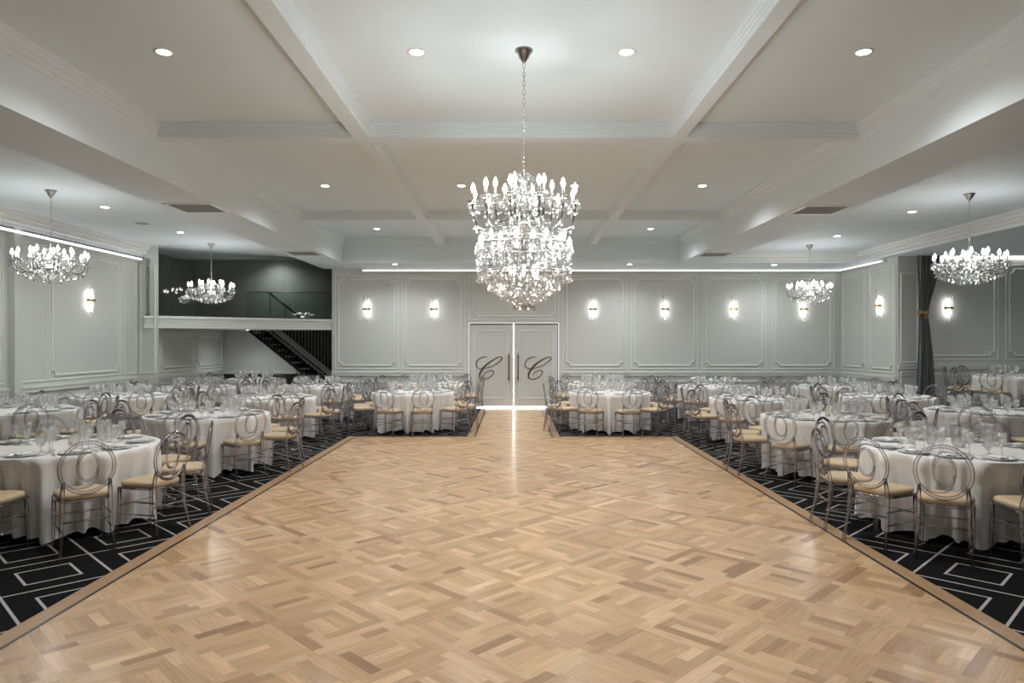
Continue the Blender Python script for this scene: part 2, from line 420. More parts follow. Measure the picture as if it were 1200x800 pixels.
# coffer ribs (long and cross)
for x0, x1 in LB:
    b = MB(); b.box(x0, x1, Y0, YH, ZK, ZC+0.02); struct(b, 'ceiling_beam', 'ceil_n')
for y in CX:
    b = MB()
    for xa, xb in ((BL1, LB[0][0]), (LB[0][1], LB[1][0]), (LB[1][1], BR0)): b.box(xa, xb, y, y+CW, ZK, ZC+0.02)
    struct(b, 'ceiling_beam', 'ceil_n')
bays_y = [(Y0, CX[0]), (CX[0]+CW, CX[1]), (CX[1]+CW, YH)]
bays_x = [(BL1, LB[0][0]), (LB[0][1], LB[1][0]), (LB[1][1], BR0)]
for (ya, yb) in bays_y:
    for (xa, xb) in bays_x:
        b = MB(); w, h = 0.035, 0.15
        wl = 0.10 if xa == BL1 else w; wr = 0.10 if xb == BR0 else w
        b.extrude(cornice_prof(xa, ZC, 1, wl, h+0.04 if xa == BL1 else h), ya, yb, 'y')
        b.extrude(cornice_prof(xb, ZC, -1, wr, h+0.04 if xb == BR0 else h), ya, yb, 'y')
        b.extrude(cornice_prof(yb, ZC, -1, w, h), xa, xb, 'x')
        if ya > Y0: b.extrude(cornice_prof(ya, ZC, 1, w, h), xa, xb, 'x')
        trim(b, 'ceil_n')
# aisle cornices
b = MB(); b.extrude(cornice_prof(XL+0.15, ZA, 1, 0.16, 0.2, 3), Y0, YE+0.05, 'y'); trim(b)
b = MB(); b.extrude(cornice_prof(XR-0.22, ZA, -1, 0.14, 0.2, 3), Y0, YH, 'y'); trim(b)
b = MB(); b.extrude(cornice_prof(YH, ZA, -1, 0.12, 0.2, 3), BR1, XR-0.2, 'x'); trim(b)

# ------------------------------------------------------------------ walls
DX0, DX1, DZ = -1.19, 1.20, 2.25
b = MB(); b.box(-4.83, DX0, YB, YB+0.2, 0, ZC); b.box(DX1, XR+0.25, YB, YB+0.2, 0, ZC); b.box(DX0, DX1, YB, YB+0.2, DZ, ZC)
struct(b, 'wall_back', 'wall')
b = MB(); b.box(XL-0.2, XL, Y0-0.2, YE, 0, ZA+0.1); struct(b, 'wall_left', 'wall')
b = MB(); b.box(XR, XR+0.25, 15.9, YB, 0, ZA+0.1); struct(b, 'wall_right', 'wall')
b = MB(); b.box(XL-0.2, 14.2, Y0-0.2, Y0, 0, ZC+0.2); struct(b, 'wall_front', 'wall')
b = MB(); b.box(14.0, 14.2, Y0, 16.1, 0, ZC); struct(b, 'wall_annex_side', 'wall')
YX = 15.92   # annex wall facing the hall
b = MB(); b.box(XR+0.25, 14.2, YX, YX+0.2, 0, ZC); struct(b, 'wall_annex_back', 'wall')
b = MB(); b.box(XR+0.2, 14.2, Y0, YX, ZB+0.005, ZB+0.15); struct(b, 'ceiling', 'ceil')
# pillar between hall and annex, and pilaster at the mezzanine
b = MB(); b.box(XR+0.0, XR+0.5, 15.84, YX, 0, ZB); struct(b, 'wall_pillar', 'wall')
b = MB(); b.box(XL-0.2, -8.15, YE, YE+0.05, 0, ZA+0.1); struct(b, 'wall_pilaster', 'wall')
b = MB(); b.box(XL+0.0, XL+0.13, 11.88, 12.06, 0, ZB); struct(b, 'wall_pilaster', 'wall')

def notch_path(u0, u1, v0, v1, n=0.09):
    """panel outline with scooped corners"""
    pts = []
    def arc(cx, cy, a0, a1):
        for k in range(7):
            a = a0+(a1-a0)*k/6; pts.append((cx+n*math.cos(a), cy+n*math.sin(a)))
    k = n*0.35
    pts.append((u0+n+k, v0)); pts.append((u0+n+k, v0+0.0))
    pts.clear()
    # corner scoops (concave) bottom-left, bottom-right, top-right, top-left
    arc(u0, v0, PI/2, 0); arc(u1, v0, PI, PI/2); arc(u1, v1, 1.5*PI, PI); arc(u0, v1, 2*PI, 1.5*PI)
    return pts
def rect_path(u0, u1, v0, v1): return [(u0,v0),(u1,v0),(u1,v1),(u0,v1)]
def mould(b, path, place, w, d):
    """closed moulding strip following path on a wall; place(u, v, out) -> point"""
    n = len(path); P = [Vector(p) for p in path]
    offs = [(-w/2, 0), (-w/2, d*0.5), (-w*0.18, d), (w*0.18, d), (w/2, d*0.4), (w/2, 0)]
    vs = []; m = len(offs)
    for i in range(n):
        a = (P[i]-P[i-1]); c = (P[(i+1)%n]-P[i])
        if a.length < 1e-7: a = c
        if c.length < 1e-7: c = a
        a.normalize(); c.normalize()
        na = Vector((-a.y, a.x)); nc = Vector((-c.y, c.x)); q = na+nc
        if q.length < 1e-6: q = na.copy()
        q.normalize(); k = 1/max(0.5, q.dot(na))
        for o, out in offs:
            p = P[i]+q*(o*k); vs.append(place(p.x, p.y, out))
    fs = []
    for i in range(n):
        i2 = (i+1) % n
        for j in range(m-1): fs.append((i*m+j, i2*m+j, i2*m+j+1, i*m+j+1))
    b.add(vs, fs, False)
def panel(place, u0, u1, z0=1.05, z1=3.52, double=True, notch=True):
    b = MB()
    mould(b, rect_path(u0, u1, z0, z1), place, 0.035, 0.02)
    if double:
        g = 0.085
        path = notch_path(u0+g, u1-g, z0+g, z1-g, 0.10) if notch else rect_path(u0+g, u1-g, z0+g, z1-g)
        mould(b, path, place, 0.045, 0.026)
        if notch:      # small acanthus-like bosses in the corners
            for uu, vv in ((u0+g, z0+g), (u1-g, z0+g), (u1-g, z1-g), (u0+g, z1-g)):
                su = 1 if uu < (u0+u1)/2 else -1; sv = 1 if vv < (z0+z1)/2 else -1
                for a, c, r in ((0.10, 0.03, 0.026), (0.03, 0.10, 0.026), (0.085, 0.085, 0.022)):
                    pc = place(uu+su*a, vv+sv*c, 0.012)
                    b.lathe([(0, -r), (r*0.7, -r*0.7), (r, 0), (r*0.7, r*0.7), (0, r)], 6, pc)
    return trim(b)
def rail(place, u0, u1, zs=((0.86, 0.93, 0.035), (0.93, 0.965, 0.05)), base=True, zb=0.0):
    b = MB()
    def bar(a0, a1, z0, z1, d):
        ps = [place(u, z, o) for u, z, o in ((a0,z0,0),(a1,z0,0),(a1,z1,0),(a0,z1,0),(a0,z0,d),(a1,z0,d),(a1,z1,d),(a0,z1,d))]
        b.add(ps, [(0,1,2,3),(4,7,6,5),(0,4,5,1),(1,5,6,2),(2,6,7,3),(3,7,4,0)], False)
    for z0, z1, d in zs: bar(u0, u1, z0, z1, d)
    bar(u0, u1, zs[0][0]-0.14, zs[0][0]-0.12, 0.015)
    if base: bar(u0, u1, zb, zb+0.14, 0.022)
    return trim(b)
back = lambda u, z, o: (u, YB-o, z)
left = lambda u, z, o: (XL+o, u, z)
right = lambda u, z, o: (XR-o, u, z)
annex = lambda u, z, o: (u, YX-o, z)
K = 820/YB
def bx(px): return (px-602)/K
for a, c in ((393, 466.5), (472, 544), (660, 733.5), (740, 817), (823, 897), (905, 977)):
    panel(back, bx(a), bx(c))
    panel(back, bx(a), bx(c), 0.24, 0.70, double=False)
panel(back, bx(550), bx(654), 2.36, 3.52)
rail(back, -4.83, DX0-0.05); rail(back, DX1+0.05, XR)
for a, c in ((6.9, 9.3), (9.45, 11.78), (12.94, 15.32)):
    panel(left, a, c); panel(left, a, c, 0.24, 0.70, double=False)
panel(left, 12.14, 12.86, double=False); panel(left, 15.44, 15.92, double=False)
rail(left, Y0, YE)
for a, c in ((15.98, 17.12), (17.28, 18.52)):
    panel(right, a, c); panel(right, a, c, 0.24, 0.70, double=False)
rail(right, 15.92, YB)
for a, c in ((9.3, 11.02), (11.2, 13.6)):
    panel(annex, a, c, 1.36, 3.50); panel(annex, a, c, 0.55, 1.02, double=False)
rail(annex, XR+0.25, 14.0, zs=((1.14, 1.21, 0.035), (1.21, 1.245, 0.05)), base=False)
pil = lambda u, z, o: (u, 15.84-o, z)
panel(pil, XR+0.07, XR+0.44, 1.3, 3.3, double=False); panel(pil, XR+0.07, XR+0.44, 0.35, 1.08, double=False)
rail(pil, XR+0.0, XR+0.5, zs=((1.14, 1.21, 0.03), (1.21, 1.245, 0.045)))
pila = lambda u, z, o: (u, YE-o, z)
panel(pila, -8.53, -8.2, 1.05, 3.5, double=False)

# ------------------------------------------------------------------ mezzanine room, stairs
GX0, GY0, GX1, GY1 = -8.39, 15.9, -4.84, 18.58
b = MB(); b.prism([(GX0,GY0),(GX1,GY1),(-4.84,20.2),(-8.39,20.2)], 2.09, 2.35); slab = struct(b, 'mezzanine_slab', 'wall')
dirv = Vector((GX1-GX0, GY1-GY0, 0)).normalized(); nrm = Vector((dirv.y, -dirv.x, 0))
def along(t, out, z):
    p = Vector((GX0, GY0, 0))+dirv*t+nrm*out; return (p.x, p.y, z)
LG = math.hypot(GX1-GX0, GY1-GY0)
def fbar(b, t0, t1, o0, o1, z0, z1):
    ps = [along(t, o, z) for z in (z0, z1) for t, o in ((t0,o0),(t1,o0),(t1,o1),(t0,o1))]
    b.add(ps, [(0,3,2,1),(4,5,6,7),(0,1,5,4),(1,2,6,5),(2,3,7,6),(3,0,4,7)], False)
b = MB(); fbar(b, -0.02, LG, 0, 0.03, 2.30, 2.36); fbar(b, -0.02, LG, 0, 0.02, 2.08, 2.12); fbar(b, -0.02, LG, 0, 0.012, 2.15, 2.17); trim(b)
b = MB(); fbar(b, 0.02, LG-0.02, -0.06, -0.03, 2.35, 2.385); o = trim(b, 'black_metal')
for i, (a, c) in enumerate(((0.03, 1.9), (1.905, 3.2), (3.205, LG-0.02))):
    b = MB(); zt = lambda t: 3.66+0.27*t/LG
    ps = [along(t, o, z) for t, o, z in ((a,-0.052,2.385),(c,-0.052,2.385),(c,-0.04,2.385),(a,-0.04,2.385),(a,-0.052,zt(a)),(c,-0.052,zt(c)),(c,-0.04,zt(c)),(a,-0.04,zt(a)))]
    b.add(ps, [(0,3,2,1),(4,5,6,7),(0,1,5,4),(1,2,6,5),(2,3,7,6),(3,0,4,7)], False)
    struct(b, 'window_%d' % (i+1), 'pane')
# lower room walls
b = MB(); b.box(-8.6, -8.4, YE+0.05, 20.4, 0, 2.35); struct(b, 'wall_mezzanine_left', 'wall')
b = MB(); b.prism([(-8.4,20.3),(-5.15,20.3),(-5.15,20.36),(-8.4,20.36)], 0, 0.05)
# infill wall under the stair stringer (slopes down to the right)
def xz_prism(b, poly, y0, y1):
    n = len(poly)
    b.add([(x,y0,z) for x,z in poly]+[(x,y1,z) for x,z in poly],
          [tuple(range(n)), tuple(reversed(range(n,2*n)))]+[(i,n+i,n+(i+1)%n,(i+1)%n) for i in range(n)], False)
b = MB(); xz_prism(b, [(-8.4,0),(-5.1,0),(-7.72,2.10),(-8.4,2.10)], 20.3, 20.38); struct(b, 'wall_under_stairs', 'wall')
b = MB(); b.box(-8.4, -5.9, 20.26, 20.3, 0.0, 0.84); struct(b, 'baseboard_back', 'dark')
b = MB(); b.box(-8.4, -6.3, 20.27, 20.3, 0.84, 0.93); trim(b)
b = MB(); b.box(-9.6, -4.83, 22.0, 22.2, 0, 4.6); struct(b, 'wall_stair_back', 'dark')
b = MB(); b.box(-4.83, -4.63, YB+0.2, 22.2, 0, 4.6); struct(b, 'wall_stair_right', 'wall')
mleft = lambda u, z, o: (-8.4+o, u, z)
panel(mleft, 16.6, 18.35, 1.05, 2.0); panel(mleft, 18.5, 20.15, 1.05, 2.0)
rail(mleft, YE+0.4, 20.26, zs=((0.88, 0.94, 0.035), (0.94, 0.975, 0.05)))
# upper room
b = MB(); b.box(-9.6, -4.83, 20.9, 21.0, 2.35, 4.5); struct(b, 'wall_upper_back', 'grey_wall')
b = MB(); b.box(-9.7, -9.5, YE+0.05, 21, 2.35, 4.5); b.box(-9.6, -8.6, YE+0.04, YE+0.1, 2.35, 4.5); struct(b, 'wall_upper_left', 'grey_wall')
b = MB(); b.box(-4.84, -4.82, YB+0.2, 21, 2.35, 4.4); struct(b, 'wall_upper_right', 'grey_wall')
b = MB(); b.box(-9.7, -4.83, YB+0.02, 21, 4.3, 4.42); b.box(-9.7, -8.6, YE+0.05, YB+0.1, 4.3, 4.42); struct(b, 'ceiling_upper', 'grey_wall')
b = MB(); b.box(XL-0.2, -4.83, YB-0.02, YB+0.06, ZA, ZC+0.1); struct(b, 'wall_header', 'ceil_n')
b = MB(); b.box(-9.6, -8.39, YE+0.05, 20.9, 2.25, 2.35); b.box(-8.39, -7.7, 20.2, 20.9, 2.25, 2.35); struct(b, 'floor_upper', 'carpet')
b = MB(); b.box(-5.0, -4.84, 18.45, 18.59, 0, 0.01)
# staircase
st = thing('staircase', 'dark staircase with black balusters rising to the left under the mezzanine', 'staircase', (-5.1, 20.5, 0))
sl = 0.80
b = MB(); xz_prism(b, [(0.0,0.0),(0.11,0.0),(-2.69,2.24),(-2.8,2.24)], -0.24, -0.19); b.build('stringer', 'black_metal', st)
b = MB(); xz_prism(b, [(0.0,0.0),(0.18,0.0),(-2.62,2.24),(-2.8,2.24)], 0.82, 0.87); b.build('stringer', 'black_metal', st)
b = MB(); xz_prism(b, [(0.1,0.0),(0.1,0.42),(-2.18,2.24),(-2.7,2.24)], 0.88, 0.93); b.build('side_panel', 'wall', st)
NT = 13
for k in range(NT):
    z = (k+1)*2.35/NT; x = -k*(2.9/NT)
    b = MB(); b.box(x-0.25, x+0.02, -0.19, 0.82, z-0.14, z-0.115); b.build('tread', 'grey_wall', st)
b = MB(); b.tube([(0.3,-0.215,0.42),(0.0,-0.215,0.55),(-2.15,-0.215,2.27)], 0.022, 8); b.build('handrail', 'black_metal', st)
for k in range(23):
    x = 0.12-k*0.105; z0 = max(0.0, -x*sl+0.05); z1 = 0.55-x*sl*1.0
    if z1 > 2.25: z1 = 2.25
    if z1-z0 < 0.1: continue
    b = MB(); b.tube([(x,-0.215,z0),(x,-0.215,z1)], 0.009, 6); b.build('baluster', 'black_metal', st)
b = MB(); b.box(0.2, 0.3, -0.26, -0.16, 0, 1.15); b.box(0.185, 0.315, -0.275, -0.145, 1.15, 1.19); b.build('newel_post', 'trim', st, bevel=0.005)
scr = thing('slat_screen', 'dark vertical slat screen behind the staircase', 'screen', (-6.5, 21.6, 0))
for k in range(34):
    b = MB(); b.box(-1.75+k*0.1, -1.72+k*0.1, -0.02, 0.02, 0.0, 2.3); b.build('slat', principled('slat_wood', (0.38,0.38,0.36), 0.5, noise=0.1) if k == 0 else bpy.data.materials['slat_wood'], scr)
b = MB(); b.box(-1.76, 1.62, -0.03, 0.03, 2.3, 2.36); b.build('top_rail', 'dark', scr)
hb = thing('stair_handrail', 'dark sloping handrail seen through the mezzanine glass', 'handrail', (-6.2, 20.4, 2.35))
b = MB(); b.tube([(0.1,0,0.02),(-0.95,0,0.86)], 0.028, 8); b.build('rail', 'black_metal', hb)
for x, z in ((0.08, 0.05), (-0.45, 0.44), (-0.9, 0.8)):
    b = MB(); b.tube([(x,0,0.0),(x,0,z)], 0.012, 6); b.build('post', 'black_metal', hb)
ib = thing('glass_balustrade', 'greenish glass balustrade at the back of the mezzanine landing', 'balustrade', (-6.3, 19.9, 2.35))
for x0, x1 in ((-1.3, 0.0), (0.03, 1.42)):
    b = MB(); b.box(x0, x1, -0.006, 0.006, 0.03, 0.82); b.build('glass_panel', 'pane2', ib)
b = MB(); b.box(-1.32, 1.44, -0.02, 0.02, 0.0, 0.05); b.build('base_rail', 'black_metal', ib)
b = MB(); b.tube([(-1.32,0,0.83),(1.44,0,0.83)], 0.012, 6); b.build('top_rail', 'chrome', ib)
cb = thing('low_cabinet', 'small grey low cabinet at the foot of the staircase', 'cabinet', (-5.75, 19.95, 0))
b = MB(); b.box(-0.22, 0.22, -0.2, 0.2, 0.06, 0.82); b.build('body', 'grey_wall', cb, bevel=0.006)
b = MB(); b.box(-0.24, 0.24, -0.22, 0.22, 0.82, 0.85); b.build('top', 'dark', cb, bevel=0.004)
for sx in (-1, 1):
    b = MB(); b.box(0.01*sx, 0.2*sx, -0.215, -0.2, 0.1, 0.78); d = b.build('door', 'grey_wall', cb)
    b = MB(); b.lathe([(0,-0.01),(0.01,0),(0,0.01)], 8, (0.035*sx, -0.225, 0.46)); b.build('knob', 'chrome', d)
b = MB(); b.box(-0.2, 0.2, -0.17, 0.17, 0.0, 0.06); b.build('plinth', 'dark', cb)

# annex platform
b = MB(); b.box(8.98, 14.0, 12.7, YX, 0.0, 0.3); struct(b, 'floor_platform', 'carpet')
b = MB(); b.box(8.95, 14.0, 12.66, 12.7, 0.0, 0.3); b.box(8.95, 8.98, 12.7, 15.6, 0, 0.3); struct(b, 'baseboard_platform', 'stage')

# ------------------------------------------------------------------ doors
def cz(cy): return H-(370+cy/6.664-401)/K
def cx_(cx): return (540+cx/6.664-602)/K
GAP = 0.022
for n, (x0, x1) in enumerate(((DX0+GAP*1.6, -GAP), (GAP, DX1-GAP*1.6))):
    b = MB(); b.box(x0, x1, YB+0.01, YB+0.06, 0.045, DZ-GAP*1.6)
    d = struct(b, 'door_%d' % (n+1), 'wall')
    dp = lambda u, z, o: (u, YB+0.01-o, z)
    b = MB(); g = 0.13
    mould(b, notch_path(x0+g, x1-g, 0.27, 2.05, 0.06), dp, 0.03, 0.016)
    mould(b, rect_path(x0+g-0.03, x1-g+0.03, 0.24, 2.08), dp, 0.018, 0.01)
    b.build('moulding', 'trim', d)
    # flourished letter C
    off = 382 if n else 0
    raw = [(205,320),(178,320),(150,330),(128,352),(119,376),(124,396),(142,409),(170,412),(205,404),(245,392),(285,368),(315,342),(324,328),(312,319),(286,324),(250,345),(212,370),(180,400),(158,432),(146,462),(150,483),(172,493),(205,488),(236,470),(256,446),(252,428),(232,424),(205,434),(188,450),(178,466)]
    wts = [2,2.5,3,3.5,3.5,3,2,2,2,2.5,2.5,3,2.5,2,3,4.5,6.5,8,8,6,4,3,2.5,2.5,3,2.5,2,2,2,1.5]
    pts = [(cx_(p[0]+off), YB-0.006, cz(p[1])) for p in raw]
    sp = cat_rom(pts, 5)
    ws = []
    for i in range(len(wts)-1):
        for k in range(5): ws.append(wts[i]+(wts[i+1]-wts[i])*k/5)
    ws.append(wts[-1])
    b = MB(); b.tube(sp, [w*0.0026+0.003 for w in ws], 8, flat=0.5, up=(0,1,0)); b.build('letter_c', 'bronze', d)
    hx = cx_(375 if n == 0 else 447)
    z0, z1 = cz(518), cz(285)
    b = MB(); y = YB-0.07
    b.lathe([(0.0, z0),(0.012,z0+0.02),(0.008,z0+0.05),(0.018,z0+0.08),(0.026,z0+0.11),(0.016,z0+0.14),(0.014,z0+0.17),(0.017,(z0+z1)/2),(0.014,z1-0.17),(0.016,z1-0.14),(0.026,z1-0.11),(0.018,z1-0.08),(0.008,z1-0.05),(0.012,z1-0.02),(0,z1)], 12, (hx, y, 0))
    for zz in (z0+0.11, z1-0.11): b.tube([(hx,y,zz),(hx,YB+0.01,zz)], 0.01, 8)
    b.build('pull_handle', 'bronze', d)
def led(name, boxes, label, mat='led'):
    b = MB()
    for q in boxes: b.box(*q)
    return tag(b.build(name, mat), label, 'light strip')
led('door_leak_glow', [(DX0-0.005, DX0+0.018, YB-0.012, YB+0.03, 0.02, DZ)], 'glowing strip imitating light leaking past the left edge of the double door', 'leak_edge')  # glowing boxes stand in for foyer light leaking around both leaves
led('door_leak_glow', [(DX1-0.018, DX1+0.005, YB-0.012, YB+0.03, 0.02, DZ)], 'glowing strip imitating light leaking past the right edge of the double door', 'leak_edge')
led('door_leak_glow', [(DX0-0.005, DX1+0.005, YB-0.012, YB+0.03, DZ, DZ+0.022)], 'glowing strip imitating light leaking over the top of the double door', 'leak_edge')
led('door_leak_glow', [(-GAP*0.55, GAP*0.55, YB+0.03, YB+0.05, 0.02, DZ-0.01)], 'bright line of light in the gap between the two doors', 'leak_gap')
led('door_leak_glow', [(DX0, DX1, YB+0.02, YB+0.05, 0.005, 0.042)], 'bright line of light along the floor under the double door', 'leak_gap')
b = MB(); b.box(DX0-0.1, DX1+0.1, YB+0.1, YB+0.19, 0, DZ+0.1); struct(b, 'wall_doorway_back', 'dark')
# cove strips
b = MB(); b.box(XL, XL+0.135, Y0, YE, 3.61, 3.66); trim(b)
b = MB(); b.box(-4.0, XR, YB-0.08, YB, 3.625, 3.68); trim(b)
b = MB(); b.box(XR-0.08, XR, 16.3, YB, 3.625, 3.68); trim(b)
led('cove_light_strip', [(-4.0, XR-0.09, YB-0.09, YB-0.08, 3.643, 3.661)], 'thin glowing cove strip along the top of the back wall')
led('cove_light_strip', [(XL+0.135, XL+0.145, Y0+0.5, YE-0.1, 3.62, 3.65)], 'thin glowing cove strip along the top of the left wall')
led('cove_light_strip', [(XR-0.09, XR-0.08, 16.4, YB-0.09, 3.643, 3.661)], 'thin glowing cove strip along the top of the right wall')
led('cove_light_strip', [(XR+0.9, 13.9, YX-0.05, YX-0.02, 3.655, 3.68)], 'thin glowing cove strip above the alcove wall behind the curtain')

# ------------------------------------------------------------------ downlights
def spot(loc, e, size=150, blend=1.0, r=0.06):
    l = bpy.data.lights.new('downlight_lamp', 'SPOT'); l.energy = e; l.spot_size = math.radians(size); l.spot_blend = blend
    l.shadow_soft_size = r; l.color = (0.955, 0.985, 1.0)
    o = bpy.data.objects.new('downlight_lamp', l); COL.objects.link(o); o.location = loc
    return o
SPOT_E = 85
row = ['first row of the coffered ceiling from the camera', 'second row of the coffered ceiling from the camera', 'third row of the coffered ceiling']
cn = ['far left', 'inner left', 'inner right', 'far right']
DL = []
for j, y in enumerate((6.2, 11.5, 15.85)):
    for i, x in enumerate((-3.1, -0.86, 1.0, 3.1)):
        DL.append((x, y, ZC, 'round ceiling downlight, %s one in %s' % (cn[i], row[j]), 1.0))
DL += [(-6.66, 11.4, ZA, 'round downlight over the left aisle between its two chandeliers, nearer one', 0.8),
       (-6.67, 14.0, ZA, 'round downlight over the left aisle, nearer the mezzanine', 0.8),
       (6.72, 11.8, ZA, 'round downlight over the right aisle, nearer the camera', 0.8),
       (6.7, 14.5, ZA, 'round downlight over the right aisle, nearer the back wall', 0.8),
       (-2.97, 17.5, ZB, 'round downlight in the soffit over the wall lamps left of the doors', 0.5),
       (2.9, 17.5, ZB, 'round downlight in the soffit over the wall lamps right of the doors', 0.5),
       (6.55, 17.6, ZB, 'round downlight in the soffit at the right end of the back wall', 0.5),
       (-7.3, 19.2, 2.09, 'round downlight under the mezzanine beside the staircase', 0.3),
       (-7.0, 20.35, 4.3, 'round downlight washing the grey wall above the mezzanine', 0.4),
       (11.0, 13.2, ZB+0.005, 'added unseen downlight in the alcove ceiling right of the curtain', 0.7),  # this and the next: lamps added to brighten the alcove
       (11.0, 9.5, ZB+0.005, 'added unseen downlight in the alcove ceiling nearer the camera', 0.7),
       (0.1, 1.5, ZC, 'added unseen downlight overhead near the camera in the coffered ceiling', 1.2)]  # last one added out of view for more light in the hall
first = None
for x, y, z, lab, e in DL:
    if first is None:
        first = thing('downlight', lab, 'downlight', (x, y, z), 0, 'recessed ceiling downlights')
        b = MB(); b.lathe([(0.058,-0.001),(0.085,-0.004),(0.088,0.0),(0.058,0.0)], 20, cap=False); b.build('trim_ring', 'white_metal', first)
        b = MB(); b.lathe([(0,-0.003),(0.06,-0.003)], 20, cap=False); b.build('lens', 'down', first)
    else: dup(first, (x, y, z), 0, lab)
    spot((x, y, z-0.03), SPOT_E*e)

# ------------------------------------------------------------------ vents and speaker
def vent(x, y, z, lab):
    t = thing('air_vent', lab, 'air vent', (x, y, z), 0, 'square vents under the ceiling beams')
    b = MB(); s = 0.3
    for x0,x1,y0,y1 in ((-s-0.05,s+0.05,-s-0.05,-s),(-s-0.05,s+0.05,s,s+0.05),(-s-0.05,-s,-s,s),(s,s+0.05,-s,s)): b.box(x0,x1,y0,y1,-0.012,0)
    b.build('frame', 'white_metal', t)
    b = MB(); b.box(-s,s,-s,s,-0.002,0); b.build('duct', 'ventback', t)
    for k in range(9):
        yy = -s+0.035+k*0.066
        b = MB(); b.add([(-s,yy-0.02,-0.003),(s,yy-0.02,-0.003),(s,yy+0.022,-0.011),(-s,yy+0.022,-0.011)], [(0,1,2,3)]); b.build('slat', 'vent', t, fix=False)
vent(-4.58, 10.15, ZB, 'square air vent under the left beam, nearer the camera')
vent(-4.60, 15.3, ZB, 'square air vent under the left beam, near the mezzanine')
vent(4.50, 10.3, ZB, 'square air vent under the right beam, nearer the camera')
vent(4.46, 15.5, ZB, 'square air vent under the right beam, near the back wall')
t = thing('ceiling_speaker', 'round flat grey speaker in the left aisle ceiling', 'speaker', (-6.87, 12.95, ZA))
b = MB(); b.lathe([(0.13,-0.004),(0.155,-0.008),(0.16,0)], 24, cap=False); b.build('rim', 'white_metal', t)
b = MB(); b.lathe([(0,-0.006),(0.13,-0.004)], 24, cap=False); b.build('grille', 'speaker', t)

# ------------------------------------------------------------------ wall sconces
def sconce_proto(lab):
    t = thing('wall_sconce', lab, 'wall light', (0,0,0), 0, 'glass tube wall sconces')
    b = MB(); b.lathe([(0,-0.012),(0.045,-0.012),(0.045,0.012),(0,0.012)], 16); me = b.build('wall_plate', 'brass', t); me.rotation_euler = (PI/2,0,0); me.location = (0,-0.012,0)
    b = MB(); b.box(-0.10,0.10,-0.10,-0.05,-0.028,0.028); b.box(-0.015,0.015,-0.05,-0.01,-0.015,0.015); b.build('band', 'brass', t, bevel=0.004)
    for x, z0, z1, m in ((-0.065,-0.30,0.35,'glass'),(0.0,-0.34,0.22,'glass'),(0.065,-0.22,0.28,'glass')):
        b = MB(); b.tube([(x,-0.075,z0),(x,-0.075,z1)], 0.017, 10); b.build('glass_rod', m, t)
    for s_ in (-1, 1):
        b = MB(); b.tube([(0.02,-0.06,0.03*s_),(0.02,-0.06,0.21*s_)], [0.016,0.009], 10); b.build('lamp_tube', 'sconce', t)
        b = MB(); b.tube([(-0.022,-0.06,0.03*s_),(-0.022,-0.06,0.15*s_)], [0.016,0.009], 10); b.build('lamp_tube', 'sconce', t)
    b = MB(); b.tube([(-0.065,-0.075,0.35),(-0.065,-0.075,0.40)], [0.010,0.002], 8); b.build('finial', 'brass', t)
    return t
SC = [(bx(430), YB, 2.63, 0, 'lit glass tube sconce, leftmost on the back wall'),
      (bx(509), YB, 2.63, 0, 'lit glass tube sconce on back wall, just left of the doors'),
      (bx(694.5), YB, 2.63, 0, 'lit glass tube sconce on back wall, just right of the doors'),
      (bx(779), YB, 2.63, 0, 'lit glass tube sconce on back wall, second right of the doors'),
      (bx(859), YB, 2.63, 0, 'lit glass tube sconce on back wall, third right of the doors'),
      (bx(941), YB, 2.63, 0, 'lit glass tube sconce on back wall behind the far right chandelier'),
      (XL, 14.14, 2.60, PI/2, 'lit glass tube sconce on the left wall'),
      (XR, 16.6, 2.62, -PI/2, 'lit glass tube sconce on the right wall before the pillar'),
      (9.86, YX, 2.53, 0, 'lit glass tube sconce in the alcove right of the grey curtain')]
sp0 = None
for x, y, z, rz, lab in SC:
    if sp0 is None: sp0 = sconce_proto(lab); sp0.location = (x,y,z); sp0.rotation_euler = (0,0,rz)
    else: dup(sp0, (x,y,z), rz, lab)

# ------------------------------------------------------------------ curtain
t = thing('curtain', 'dark grey floor-length curtain tied back with gold beside the pillar', 'curtain', (9.2, 15.6, 0.3))
cz0 = [(0.0, -0.20, 0.22), (0.5, -0.20, 0.20), (1.2, -0.17, 0.15), (1.75, -0.16, 0.08), (2.05, -0.16, 0.03), (2.2, -0.16, 0.04), (2.5, -0.17, 0.12), (2.9, -0.18, 0.24), (3.38, -0.19, 0.30)]
vs = []; fs = []; NC = 60
for z, xa, xb in cz0:
    for k in range(NC+1):
        u = k/NC; amp = 0.05*min(1.0, (xb-xa)/0.35)
        vs.append((xa+(xb-xa)*u, amp*math.sin(u*2*PI*7.5)+0.012*math.sin(u*31+z*2), z))
for i in range(len(cz0)-1):
    for k in range(NC): fs.append((i*(NC+1)+k, i*(NC+1)+k+1, (i+1)*(NC+1)+k+1, (i+1)*(NC+1)+k))
b = MB(); b.add(vs, fs, True); o = b.build('drape', 'curtain', t, fix=False)
md = o.modifiers.new('s', 'SOLIDIFY'); md.thickness = 0.008
b = MB(); b.tube([(0.10*math.cos(a)*1.15-0.065, 0.07*math.sin(a), 2.12+0.01*math.cos(a)) for a in [2*PI*k/24 for k in range(24)]], 0.028, 8, closed=True, flat=1.6); tb = b.build('tieback', 'brass', t)
b = MB()
for k in range(8): b.tube([(-0.09+0.006*k, -0.09, 2.10), (-0.11+0.012*k, -0.10, 1.92)], 0.006, 5)
b.lathe([(0,0.03),(0.03,0),(0.028,-0.03),(0.02,-0.04)], 10, (-0.07,-0.09,2.1)); b.build('tassel', 'brass', tb)

